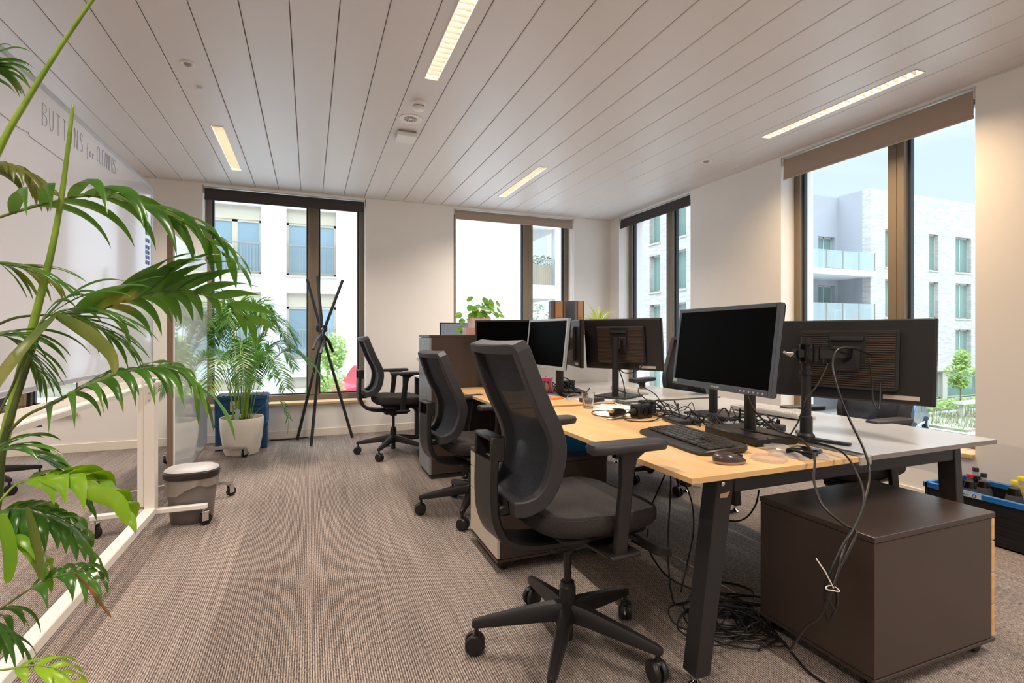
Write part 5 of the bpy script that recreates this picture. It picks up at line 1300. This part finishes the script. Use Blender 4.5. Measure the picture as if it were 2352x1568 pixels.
# ------------------------------------------------------------------ palms
LEAFD = leaf_mat('palm_leaf_dark', '#315c1e', '#528530', '#6a9c2c', '#b0a048', rough=.24)
LEAFY = leaf_mat('palm_leaf_bright', '#6a9a22', '#8fb52c', '#a8d020', '#b9c040', rough=.3)
LEAFO = leaf_mat('palm_leaf_olive', '#566b2c', '#8b8448', '#8a9a3a', '#b59a58', rough=.3)
LEAFA = leaf_mat('areca_leaf', '#2e5620', '#507f2c', '#5f9a2a', '#8a9a48', rough=.35)
STALK = mat('palm_stalk', '#6f8f2c', .4, col2='#8aa63c', nscale=12)
STALKD = mat('palm_stalk_dark', '#4a5a2a', .45, col2='#6b7436', nscale=12)
def frond(parent, pts, n, L, wd, modes, seed, leafm, stalkm=None, r0=.004, t0=.12, k=8, name='frond', Lprof=None, seg=12, jit=.18):
    rnd = random.Random(seed); P = crom(pts, k); m = len(P)
    off = parent.location if parent else Vector((0, 0, 0))
    P = [p - off for p in P]
    b = MB(); b.smooth = True
    b.tube(P, [r0 * (1 - .75 * i / (m - 1)) for i in range(m)], 7); b.cur = 1
    up = Vector((0, 0, 1))
    for i in range(n):
        t = t0 + (1 - t0) * (i + .5) / n; f = t * (m - 1); j = min(int(f), m - 2); p = P[j].lerp(P[j + 1], f - j)
        tg = (P[min(j + 2, m - 1)] - P[max(j - 1, 0)]).normalized(); s = tg.cross(up)
        s = s.normalized() if s.length > .1 else Vector((0, -1, 0))
        lf = Lprof(t) if Lprof else (.55 + .45 * math.sin(PI * min(1, t * .9 + .08)))
        for side, u_, fw, dr, ls in modes:
            if rnd.random() < .05: continue
            J = lambda: rnd.uniform(-jit, jit)
            d = s * (side + J()) + up * (u_ + J()) + tg * (fw + .5 * t + J())
            blade(b, p, d, L * lf * ls * rnd.uniform(.86, 1.1), wd * rnd.uniform(.85, 1.1) * (.6 + .4 * lf), dr * rnd.uniform(.8, 1.25), seg, wv=tg + s * J())
    return b.build(name, [stalkm or STALK, leafm], parent, fix=False)
palm = thing('kentia_palm', 'large palm reaching into the left foreground with long drooping green leaves', 'potted palm', (-.88, 1.22, 0))
b = MB(); b.lathe([(.13, 0), (.16, .02), (.19, .32), (.20, .34), (.19, .34), (.175, .30), (.0, .30)], 36); b.build('pot', mat('pot_dark_grey', '#5c5a58', .5), palm, smooth=35)
base = (-.86, 1.22, .30)
HANG = [(1, .25, .35, .42, 1.0), (-1, .25, .35, .42, 1.0)]
HANG2 = [(.75, .42, .70, .36, 1.0), (-.8, .35, .60, .42, .95)]
UPDN = [(.35, .85, .95, .15, 1.0), (-.75, .15, .45, .46, .80)]
THIN = [(.9, .3, .8, .22, 1.0), (-.9, .2, .7, .25, 1.0)]
frond(palm, [base, (-0.781, 1.543, 1.070), (-0.783, 1.576, 1.347), (-0.730, 1.577, 1.441), (-0.684, 1.581, 1.478), (-0.546, 1.548, 1.527), (-0.478, 1.542, 1.537), (-0.409, 1.537, 1.524), (-0.342, 1.553, 1.507), (-0.280, 1.572, 1.475), (-0.214, 1.610, 1.413)], 14, .255, .029, HANG2, 1, LEAFD, STALKD, .0045, .40, Lprof=lambda t: 1.0 - .45 * max(0, (t - .6) / .4))
frond(palm, [base, (-0.787, 1.599, 0.963), (-0.730, 1.577, 1.166), (-0.654, 1.547, 1.233), (-0.559, 1.531, 1.247), (-0.477, 1.520, 1.257), (-0.425, 1.532, 1.283), (-0.371, 1.543, 1.302), (-0.308, 1.561, 1.311), (-0.230, 1.574, 1.292), (-0.158, 1.588, 1.239)], 12, .225, .030, UPDN, 2, LEAFD, STALKD, .004, .42, Lprof=lambda t: 1.0 - .4 * max(0, (t - .6) / .4))
frond(palm, [base, (-0.669, 1.446, 0.862), (-0.597, 1.439, 1.003), (-0.520, 1.430, 1.051), (-0.472, 1.432, 1.082), (-0.434, 1.439, 1.100), (-0.385, 1.441, 1.115), (-0.348, 1.448, 1.120), (-0.304, 1.463, 1.112), (-0.268, 1.481, 1.067)], 13, .175, .020, HANG, 3, LEAFD, STALKD, .004, .28, Lprof=lambda t: .8 + .3 * t)
frond(palm, [base, (-0.608, 1.314, 0.816), (-0.561, 1.296, 0.875), (-0.538, 1.308, 0.904), (-0.489, 1.300, 0.911), (-0.450, 1.295, 0.912), (-0.413, 1.302, 0.892), (-0.366, 1.305, 0.845)], 7, .135, .038, HANG2, 4, LEAFY, STALK, .003, .45)
frond(palm, [base, (-0.596, 1.288, 0.641), (-0.561, 1.296, 0.665), (-0.506, 1.295, 0.701), (-0.469, 1.302, 0.713), (-0.432, 1.298, 0.716), (-0.409, 1.300, 0.694)], 7, .105, .018, HANG, 5, LEAFD, STALKD, .003, .45)
frond(palm, [base, (-0.574, 1.215, 0.597), (-0.522, 1.205, 0.592), (-0.461, 1.192, 0.594), (-0.421, 1.187, 0.570), (-0.387, 1.184, 0.514)], 6, .08, .016, THIN, 6, LEAFY, STALK, .003, .45)
frond(palm, [base, (-0.815, 1.611, 1.268), (-0.796, 1.603, 1.624), (-0.742, 1.603, 1.817), (-0.715, 1.614, 1.848)], 12, .15, .016, [(.6, .2, .9, .28, 1.0), (-.6, .0, .8, .3, 1.0)], 7, LEAFD, STALKD, .004, .62)
frond(palm, [base, (-0.747, 1.476, 1.169), (-0.704, 1.459, 1.393), (-0.646, 1.458, 1.359), (-0.605, 1.485, 1.349), (-0.569, 1.514, 1.329)], 10, .16, .013, THIN, 8, LEAFD, STALKD, .003, .5)
frond(palm, [base, (-0.631, 1.409, 0.987), (-0.563, 1.382, 1.142), (-0.539, 1.394, 1.221), (-0.514, 1.406, 1.243), (-0.477, 1.434, 1.231), (-0.427, 1.458, 1.192)], 16, .21, .011, THIN, 9, LEAFD, STALKD, .003, .5)
frond(palm, [base, (-0.669, 1.446, 0.983), (-0.643, 1.435, 1.169), (-0.617, 1.425, 1.197), (-0.593, 1.437, 1.178), (-0.564, 1.458, 1.119)], 12, .17, .012, THIN, 10, LEAFD, STALKD, .003, .5)
frond(palm, [base, (-0.655, 1.386, 0.761), (-0.611, 1.380, 0.820), (-0.563, 1.382, 0.836), (-0.513, 1.384, 0.815), (-0.469, 1.388, 0.775), (-0.446, 1.401, 0.714)], 12, .11, .026, HANG, 11, LEAFD, STALKD, .003, .35)
frond(palm, [base, (-0.632, 1.323, 0.858), (-0.593, 1.308, 0.952), (-0.556, 1.315, 0.973), (-0.523, 1.334, 0.953), (-0.478, 1.349, 0.909), (-0.452, 1.360, 0.862)], 12, .12, .016, THIN, 12, LEAFD, STALKD, .003, .35)
frond(palm, [base, (-0.632, 1.323, 0.731), (-0.593, 1.308, 0.782), (-0.564, 1.318, 0.795), (-0.534, 1.328, 0.774), (-0.503, 1.337, 0.721)], 9, .11, .024, HANG, 13, LEAFY, STALK, .003, .35)
frond(palm, [base, (-0.640, 1.327, 0.596), (-0.600, 1.311, 0.647), (-0.572, 1.321, 0.627), (-0.559, 1.338, 0.580)], 8, .13, .018, HANG, 14, LEAFD, STALKD, .003, .35)
frond(palm, [base, (-0.883, 1.745, 1.208), (-0.822, 1.721, 1.560), (-0.761, 1.718, 1.627), (-0.704, 1.728, 1.631), (-0.664, 1.766, 1.588)], 10, .13, .022, HANG, 15, LEAFO, STALKD, .003, .5)
def manual_blade(pts, wd, m, wv=None, name='leaf_blade', fold=.18):
    P = [p - palm.location for p in crom(pts, 5)]; b = MB(); rows = []; n = len(P)
    for i, p in enumerate(P):
        t = i / (n - 1); d = (P[min(i + 1, n - 1)] - P[max(i - 1, 0)]).normalized(); side = Vector(wv) if wv else d.cross(Vector((.37, .93, 0)))
        sv = (side - d * side.dot(d)).normalized(); nn = sv.cross(d); ww = wd * (math.sin(PI * min(1, t * .9 + .06)) ** .6 if t < 1 else 0)
        rows.append([p - sv * ww / 2 + nn * ww * fold, p, p + sv * ww / 2 + nn * ww * fold])
    b.loft(rows, caps=False, closed=False); return b.build(name, m, palm, smooth=True, fix=False)
manual_blade([(-0.511, 1.383, 1.242), (-0.519, 1.344, 1.217), (-0.530, 1.283, 1.172), (-0.540, 1.234, 1.119), (-0.545, 1.203, 1.073)], .036, LEAFO)
manual_blade([(-0.510, 1.383, 1.242), (-0.465, 1.344, 1.220), (-0.415, 1.292, 1.193), (-0.371, 1.242, 1.159), (-0.353, 1.214, 1.123)], .031, LEAFO)
manual_blade([(-0.411, 1.237, 0.888), (-0.376, 1.201, 0.890), (-0.338, 1.165, 0.884), (-0.318, 1.157, 0.844)], .036, LEAFY)
manual_blade([(-0.514, 1.277, 0.863), (-0.502, 1.272, 0.808), (-0.494, 1.269, 0.757), (-0.489, 1.267, 0.723)], .022, LEAFO)
manual_blade([(-0.550, 1.270, 0.857), (-0.541, 1.266, 0.815), (-0.536, 1.264, 0.766), (-0.539, 1.265, 0.724)], .030, LEAFY)
manual_blade([(-0.440, 1.280, 0.721), (-0.403, 1.233, 0.710), (-0.380, 1.224, 0.676), (-0.359, 1.216, 0.647)], .008, mat('dry_leaf', '#6a4a30', .6, col2='#a06a38', nscale=30))
def stalk(pts, r, m=None, name='stalk'):
    P = [p - palm.location for p in crom(pts, 8)]; b = MB(); b.tube(P, r, 10); return b.build(name, m or STALK, palm, smooth=True)
stalk([base, (-0.690, 1.475, 0.742), (-0.645, 1.490, 0.934), (-0.625, 1.493, 1.040), (-0.599, 1.493, 1.167), (-0.573, 1.483, 1.276), (-0.548, 1.473, 1.385), (-0.529, 1.466, 1.494), (-0.516, 1.461, 1.594), (-0.497, 1.442, 1.718)], [.013, .0035])
stalk([base, (-0.705, 1.406, 1.082), (-0.664, 1.390, 1.384), (-0.589, 1.360, 1.580), (-0.539, 1.341, 1.676), (-0.481, 1.318, 1.776), (-0.411, 1.290, 1.886), (-0.374, 1.276, 1.945)], [.009, .0022])
stalk([base, (-0.669, 1.446, 0.703), (-0.620, 1.448, 0.969), (-0.586, 1.456, 1.120), (-0.545, 1.429, 1.231)], [.010, .004], STALKD)
# areca palm in the white pot
ap = thing('areca_palm', 'bushy areca palm in a white pot by the left window', 'potted palm', (-.635, 5.80, 0))
b = MB(); b.lathe([(.135, 0), (.148, .006), (.165, .05), (.188, .18), (.198, .30), (.200, .362), (.196, .370), (.188, .366), (.186, .33), (.0, .33)], 56)
b.build('pot', mat('pot_white', '#e9e1d6', .4), ap, smooth=40)
b = MB(); b.lathe([(.185, .331), (.12, .338), (.0, .342)], 30, caps=False); b.build('soil', mat('soil', '#3a2e26', .95, bump=.8, nscale=60), ap, smooth=True)
b = MB(); b.box(-.10, -.06, -.16, -.155, .33, .46, .001, Matrix.Rotation(R(8), 4, 'Y')); b.build('plant_tag', clear_plastic('plant_tag', '#cfe6dc', .5), ap)
rnd = random.Random(77)
org = Vector((-.635, 5.80, 0))
for i in range(30):
    a = 2 * PI * (i * .382) + rnd.uniform(-.3, .3); el = rnd.random(); rb = rnd.uniform(.02, .10)
    hmax = 1.02 + .52 * (1 - el) + rnd.uniform(-.05, .03); out = .13 + .46 * el + rnd.uniform(-.04, .08)
    if i in (3, 11, 19): hmax = .95; out = .55
    ca, sa = math.cos(a), math.sin(a)
    if sa > .35: out = min(out, .40 / max(sa, .3) * .9)
    f = lambda r_, z: (org.x + ca * r_, org.y + min(sa * r_, .52), z)
    pts = [f(rb, .33), f(rb + out * .10, .33 + (hmax - .33) * .40), f(rb + out * .28, .33 + (hmax - .33) * .76), f(rb + out * .60, hmax), f(rb + out * .98, hmax - .02 - .10 * el), f(rb + out * 1.22, hmax - .12 - .20 * el)]
    frond(ap, pts, 26, .19, .016, [(1, .35, .75, .20, 1.0), (-1, .35, .75, .20, 1.0)], 100 + i, LEAFA, STALK, .0045, .42, seg=6, Lprof=lambda t: .45 + .65 * math.sin(PI * min(1, max(0, (t - .36) / .72))), jit=.12)
frond(ap, [(-.55, 5.66, .36), (-.42, 5.58, .50), (-.28, 5.53, .55), (-.20, 5.50, .42), (-.20, 5.49, .26)], 14, .11, .012, [(1, .2, .75, .3, 1.0), (-1, .2, .75, .3, 1.0)], 300, LEAFA, STALK, .003, .5, seg=5)

# ------------------------------------------------------------------ outdoors
GZ = -3.6
PAVE = mat('paving_pale', '#b0aca5', .9, col2='#a19d96', nscale=.8)
b = MB(); b.box(-60, 120, 6.95, 140, GZ - .3, GZ); b.box(4.6, 120, -60, 6.95, GZ - .3, GZ); o = b.build('street_pavement', PAVE); struct(o)
RENDW = mat('render_white', '#d6d7da', .85); FRB = mat('frame_beige_outside', '#b9b09c', .6); RAIL = mat('rail_grey', '#8f8b84', .5)
PANEB = mat('pane_reflecting', '#8fa6b0', .05, spec=.8, metal=.3); CONC = mat('concrete_pale', '#c7c6c4', .85)
# white apartment block opposite the back windows
e = thing('apartment_building', 'white rendered apartment block opposite the back windows with tall beige framed windows and a loggia', 'building', (0, 19, GZ))
hol = []
for cx0 in (-7.85, -5.47, -3.10, -.735):
    for z1 in (8.33, 5.46, 2.60, -.27):
        hol.append((cx0, cx0 + 1.595, z1 - 2.26, z1))
LX0, LX1 = 8.05, 9.75
for z0 in (-2.5, .33, 3.2, 6.07): hol.append((LX0, LX1 - .36, z0, z0 + 2.32))
b = MB(); grid_wall(b, -14, LX1, GZ, 11, hol, lambda x0, x1, z0, z1: b.box(x0, x1, 0, .35, z0 - GZ, z1 - GZ)); b.build('facade', RENDW, e)
b = MB()
for z0 in (.33, 3.2, 6.07, 8.9): b.box(LX0 - .3, LX1 - .02, .352, 3.4, z0 - .52 - GZ, z0 - GZ)
b.box(LX0 - .4, LX0 - .05, .352, 3.5, 0, 14.0); b.box(LX1 - .34, LX1 - .02, 3.06, 3.4, 0, 12.6); b.build('loggia_slabs', CONC, e)
for (x0, x1, z0, z1) in hol[:-4]:
    f = MB(); H0, H1 = z0 - GZ, z1 - GZ
    f.box(x0, x1, .12, .20, H1 - .46, H1)
    for xa, xb in ((x0, x0 + .07), (x1 - .07, x1), ((x0 + x1) / 2 - .08, (x0 + x1) / 2 + .08)): f.box(xa, xb, .14, .22, H0, H1 - .46)
    f.box(x0, x1, .14, .22, H0, H0 + .08); f.box(x0, x1, .14, .22, H1 - .54, H1 - .46); f.box(x0 - .03, x1 + .03, -.05, .14, H0 - .06, H0); w_ = f.build('window_frame', FRB, e)
    g = MB(); g.box(x0 + .07, x1 - .07, .17, .19, H0 + .08, H1 - .54); g.build('pane', PANEB, w_)
    r_ = MB(); r_.box(x0, x1, -.02, .01, H0 + 1.0, H0 + 1.04); r_.box(x0, x1, -.02, .01, H0 + .06, H0 + .09)
    for k in range(17): xx = x0 + .02 + (x1 - x0 - .04) * k / 16; r_.box(xx - .008, xx + .008, -.015, .0, H0 + .09, H0 + 1.0)
    r_.build('window_railing', RAIL, w_)
for z0 in (.33, 3.2, 6.07):
    H0 = z0 - GZ; r_ = MB(); r_.box(LX0, LX1 - .36, .02, .05, H0 + 1.0, H0 + 1.04)
    for k in range(14): xx = LX0 + .03 + (LX1 - .42 - LX0) * k / 13; r_.box(xx - .01, xx + .01, .025, .045, H0, H0 + 1.0)
    r_.build('balcony_railing', RAIL, e); r_ = MB(); r_.box(LX0 + .05, LX1 - .42, .16, .2, H0 + .02, H0 + .85); r_.build('balcony_screen', mat('screen_tan', '#b3a48c', .8), e)
# low pale terrace between the buildings
b = MB(); b.box(-14, 7.5, 8.2, 18.9, 0, 2.35); b.box(-14, 7.5, 18.5, 18.9, 2.35, 2.95); o = b.build('terrace_block', CONC, loc=(0, 0, GZ)); tag(o, 'low pale terrace in front of the white apartment block', 'terrace')
def foliage(b, c, rad, n, sz, seed):
    rnd = random.Random(seed)
    for _ in range(n):
        while True:
            v = Vector((rnd.uniform(-1, 1), rnd.uniform(-1, 1), rnd.uniform(-1, 1)))
            if .35 < v.length < 1: break
        p = Vector(c) + Vector((v.x * rad[0], v.y * rad[1], v.z * rad[2])); u = Vector((rnd.uniform(-1, 1), rnd.uniform(-1, 1), rnd.uniform(-.6, .6))).normalized(); w_ = u.orthogonal().normalized(); s = sz * rnd.uniform(.6, 1.2)
        b.add([p - u * s, p + w_ * s * .55, p + u * s, p - w_ * s * .55], [[0, 1, 2, 3]])
def tree(label, x, y, z, h, blobs, leafm, tr=.05, n=500, sz=.10, group=None, seed=1):
    e = thing('young_tree', label, 'tree', (x, y, z), group=group); t = MB(); t.tube([(0, 0, 0), (.03, 0, h * .5), (0, .02, h)], [tr, tr * .5], 8)
    for c, r_ in blobs: t.tube([(0, 0, h * .45), (c[0] * .6, c[1] * .6, (c[2] + h * .5) / 2), c], [tr * .4, tr * .15], 6)
    t.build('trunk', mat('bark', '#8a7a68', .9), e, smooth=True); f = MB()
    for i, (c, r_) in enumerate(blobs): foliage(f, c, r_, n, sz, seed * 10 + i)
    f.build('crown', leafm, e, fix=False); return e
LT = leaf_mat('tree_leaf_light', '#7d9a48', '#a3bb66', '#b4cc74'); LTD = leaf_mat('tree_leaf_grey', '#5c6e4c', '#86947a', '#8aa070')
tree('bright green young tree outside the left window behind the coat rack', .42, 14.2, GZ + 2.35, 2.3, [((0, 0, 1.35), (.48, .45, .85)), ((.15, 0, 2.0), (.35, .3, .5)), ((-.22, 0, .8), (.34, .3, .5))], LT, .03, 420, .07, seed=3)
tree('small greyish tree behind the loggia of the white block', 10.3, 24, GZ, 6.0, [((0, 0, 5.2), (1.6, 1.2, 1.3)), ((-.8, 0, 3.6), (1.5, 1.2, 1.6))], LTD, .08, 500, .12, seed=5)
b = MB(); foliage(b, (0, 0, .2), (.6, .12, .28), 160, .07, 31); o = b.build('balcony_shrub', LTD, loc=(8.95, 19.35, 4.0), fix=False); tag(o, 'leafy shrub above the balcony railing of the white block', 'shrub')
# ---- brick apartment buildings
BRK = brick_mat(); TINT = mat('pane_greenish', '#7f9a93', .06, spec=.8, metal=.25); LINTEL = mat('lintel_beige', '#bdb7aa', .7)
GREND = mat('render_grey', '#a3a4a9', .85)
def bwin(e, ax, a0, a1, z0, z1, off, rail=True):
    """window on a facade: ax 'x' = facade along x facing -y at y=off; ax 'y' = facade along y facing -x at x=off"""
    def bx(b, a, c, d0, d1, p, q):
        if ax == 'x': b.box(a, c, off + d0, off + d1, p, q)
        else: b.box(off + d0, off + d1, a, c, p, q)
    f = MB()
    for a, c in ((a0, a0 + .08), (a1 - .08, a1)) + ((((a0 + a1) / 2 - .04, (a0 + a1) / 2 + .04),) if a1 - a0 > 1.2 else ()): bx(f, a, c, .22, .30, z0, z1)
    bx(f, a0, a1, .22, .30, z1 - .08, z1); bx(f, a0, a1, .22, .30, z0, z0 + .08); bx(f, a0 - .04, a1 + .04, -.05, .22, z0 - .09, z0); w_ = f.build('window_frame', LINTEL, e)
    g = MB(); bx(g, a0 + .08, a1 - .08, .25, .27, z0 + .08, z1 - .08); g.build('pane', TINT, w_)
    if rail: g = MB(); bx(g, a0 + .02, a1 - .02, .02, .035, z0 + .05, z0 + 1.0); g.build('glass_guard', GLASS, w_)
BX0, BY_, BTOP = 32.2, 21.4, 10.2
e = thing('brick_apartment_building', 'pale brick apartment building with stacked glass balconies seen through the large right window', 'building', (0, 0, 0))
rows = [(5.4, 7.8), (2.25, 4.65), (-.90, 1.5)]
cols = [(33.55, 34.8), (37.9, 38.9), (40.75, 42.5), (45.4, 46.6), (48.5, 50.2)]
hol = [(a, c, z0, z1) for a, c in cols for z0, z1 in rows] + [(32.9, 35.2, GZ + .5, -1.35), (36.2, 39.4, GZ + .5, -1.35), (39.9, 43.6, GZ + .5, -1.35), (44.2, 48.2, GZ + .5, -1.35)]
b = MB(); grid_wall(b, BX0, 60, -1.15, BTOP, hol, lambda x0, x1, z0, z1: b.box(x0, x1, BY_, BY_ + .5, z0, z1)); b.build('brick_facade', BRK, e)
b = MB(); grid_wall(b, BX0, 60, GZ, -1.15, [h for h in hol if h[3] < -1.2], lambda x0, x1, z0, z1: b.box(x0, x1, BY_ + .02, BY_ + .5, z0, z1)); b.box(BX0 - .1, 60, BY_ - .12, BY_, -1.25, -1.0); b.build('shop_front', LINTEL, e)
for h in hol: bwin(e, 'x', h[0], h[1], h[2], h[3], BY_, h[3] > -1)
b = MB(); b.box(BX0 - .001, BX0 + .3, BY_ + .5, 30, GZ, BTOP); b.box(BX0, 60, BY_ + .5, 30, BTOP - .5, BTOP - .3); b.box(60, 60.4, BY_, 30, GZ, BTOP); b.build('side_wall', GREND, e)
b = MB(); grid_wall(b, 24.5, BX0, GZ, BTOP - .1, [(30.4, 31.9, z0 - .1, z0 + 2.1) for z0, z1 in rows], lambda x0, x1, z0, z1: b.box(x0, x1, 23.5, 23.9, z0, z1)); b.build('recessed_wall', GREND, e)
for z0, z1 in rows: bwin(e, 'x', 30.4, 31.9, z0 - .1, z0 + 2.1, 23.5, False)
for z in (5.05, 1.95, -1.15):
    b = MB(); b.box(26.5, BX0 - .01, BY_ - .3, 23.49, z - .35, z); b.build('balcony_slab', RENDW, e)
    g = MB()
    for k in range(4): g.box(26.6 + k * 1.4, 26.6 + k * 1.4 + 1.36, BY_ - .26, BY_ - .24, z + .04, z + 1.08)
    g.build('balcony_glass', clear_plastic('balcony_glass', '#dfe9ea', .3), e)
    g = MB()
    for k in range(5): g.box(26.58 + k * 1.4, 26.62 + k * 1.4, BY_ - .28, BY_ - .22, z, z + 1.1)
    g.build('balcony_posts', RAIL, e)
e = thing('garden_table', 'small white table on the middle balcony of the brick building', 'table', (30.2, 22.2, 1.951)); b = MB(); b.box(-.5, .5, -.35, .35, .68, .72); b.build('tabletop', RENDW, e); b = MB()
for sx in (-.45, .42):
    for sy in (-.3, .27): b.box(sx, sx + .03, sy, sy + .03, 0, .68)
b.build('legs', RENDW, e)
e = MB(); e.lathe([(.15, 0), (.2, .4), (.18, .4), (.0, .36)], 16); o = e.build('flower_pot', mat('pot_red', '#c05a50', .6), loc=(31.6, 22.0, 1.951)); tag(o, 'red flower pot on the middle balcony of the brick building', 'flower pot')
# second brick wing, opposite the corner window
e = thing('brick_apartment_building', 'narrow brick wing seen through the corner window on the right wall', 'building', (0, 0, 0)); XW = 18.0
hol = [(a, a + .95, z, z + 2.05) for a in (21.3, 23.4, 26.8, 30.0) for z in (-1.95, .80, 3.55, 6.3)]
b = MB(); grid_wall(b, 20.1, 38, GZ, 10.5, hol, lambda y0, y1, z0, z1: b.box(XW, XW + .5, y0, y1, z0, z1)); b.box(XW + .5, 24, 20.1, 20.5, GZ, 10.5); b.build('brick_facade', BRK, e)
for h in hol: bwin(e, 'y', h[0], h[1], h[2], h[3], XW)
# ---- street greenery, car, young tree, bench
GRASS = mat('grass_dry', '#98937a', .95, col2='#747d5a', nscale=2.5)
b = MB(); b.box(29.8, 52, 15.2, 19.2, 0, .12); o = b.build('planting_bed', mat('bed_soil', '#a39a88', .95, col2='#858a68', nscale=1.5), loc=(0, 0, GZ)); tag(o, 'planting bed along the street below the large right window', 'planting bed')
b = MB(); rnd = random.Random(8)
for _ in range(2600):
    x, y = rnd.uniform(30, 51.8), rnd.uniform(15.3, 19.0); h = rnd.uniform(.15, .5); d = rnd.uniform(-.2, .2)
    b.add([(x - .03, y, .1), (x + .03, y, .1), (x + d, y + d, .1 + h)], [[0, 1, 2]])
o = b.build('tall_grass', GRASS, loc=(0, 0, GZ), fix=False); tag(o, 'tall grass growing in the planting bed', 'grass', kind='stuff')
b = MB(); rnd = random.Random(9)
for k in range(16): foliage(b, (33 + k * .9, 20.2, .35), (.6, .4, .4), 120, .10, 500 + k)
o = b.build('low_hedge', LT, loc=(0, 0, GZ), fix=False); tag(o, 'low green hedge in front of the shop windows of the brick building', 'hedge', kind='stuff')
tree('young street tree with bright crown in front of the brick building shop windows', 35.1, 18.2, GZ + .12, 3.4, [((0, 0, 2.5), (.75, .7, .6)), ((.1, 0, 3.2), (.42, .4, .6)), ((-.1, 0, 1.9), (.5, .5, .4))], LT, .04, 300, .12, seed=12)
e = thing('street_bench', 'pale plank bench around the young street tree', 'bench', (35.1, 17.7, GZ + .12)); b = MB(); b.box(-1.3, 1.3, -.3, .1, .75, .9); b.build('seat_plank', CONC, e); b = MB()
for x in (-1.1, .95): b.box(x, x + .12, -.2, 0, 0, .75)
b.build('legs', LINTEL, e)
def car(label, x, y, z, rz, body):
    e = thing('parked_car', label, 'car', (x, y, z), R(rz)); prof = [(-2.0, .35), (-2.02, .75), (-1.85, .95), (-1.5, 1.0), (-1.15, 1.48), (.15, 1.55), (.75, 1.42), (1.25, .98), (1.95, .85), (2.05, .55), (2.0, .32)]
    b = MB(); b.prism(prof, -.82, .82); o = b.build('body', body, e); md = o.modifiers.new('b', 'BEVEL'); md.width = .08; md.segments = 3
    b = MB(); b.prism([(-1.42, 1.0), (-1.10, 1.40), (-.25, 1.47), (-.25, 1.0)], -.835, .835); b.prism([(-.17, 1.0), (-.17, 1.47), (.2, 1.46), (.72, 1.34), (1.15, 1.0)], -.835, .835); b.build('side_windows', mat('car_glass', '#3f5560', .1), e)
    b = MB(); b.box(-2.03, 2.06, -.84, .84, .34, .48, .03); b.build('bumper_strip', mat('car_trim', '#b5b8c2', .5), e)
    for sx in (-1.3, 1.3):
        for sy in (-.80, .80):
            M = Matrix.Translation((sx, sy, .33)) @ Matrix.Rotation(R(90), 4, 'X'); b = MB(); b.lathe([(.20, -.11), (.33, -.09), (.33, .09), (.20, .11)], 26, M=M); wv = b.build('wheel', RUBBER, e, smooth=35)
            b = MB(); b.lathe([(.19, -.115), (.05, -.125), (.05, .125), (.19, .115)], 20, M=M); b.build('wheel_rim', mat('rim_silver', '#c5c8cc', .35, .6), wv, smooth=35)
    return e
car('dark blue car parked in the street below the large right window', *(27.344, 16.748, -3.529)[:2], GZ, 200, mat('car_blue', '#2c3c66', .25, .3, coat=.6))
car('red car cut by the frame of the left window, beyond the terrace', 2.55, 16.2, GZ + 2.36, 12, mat('car_red', '#b8404a', .3, .2))
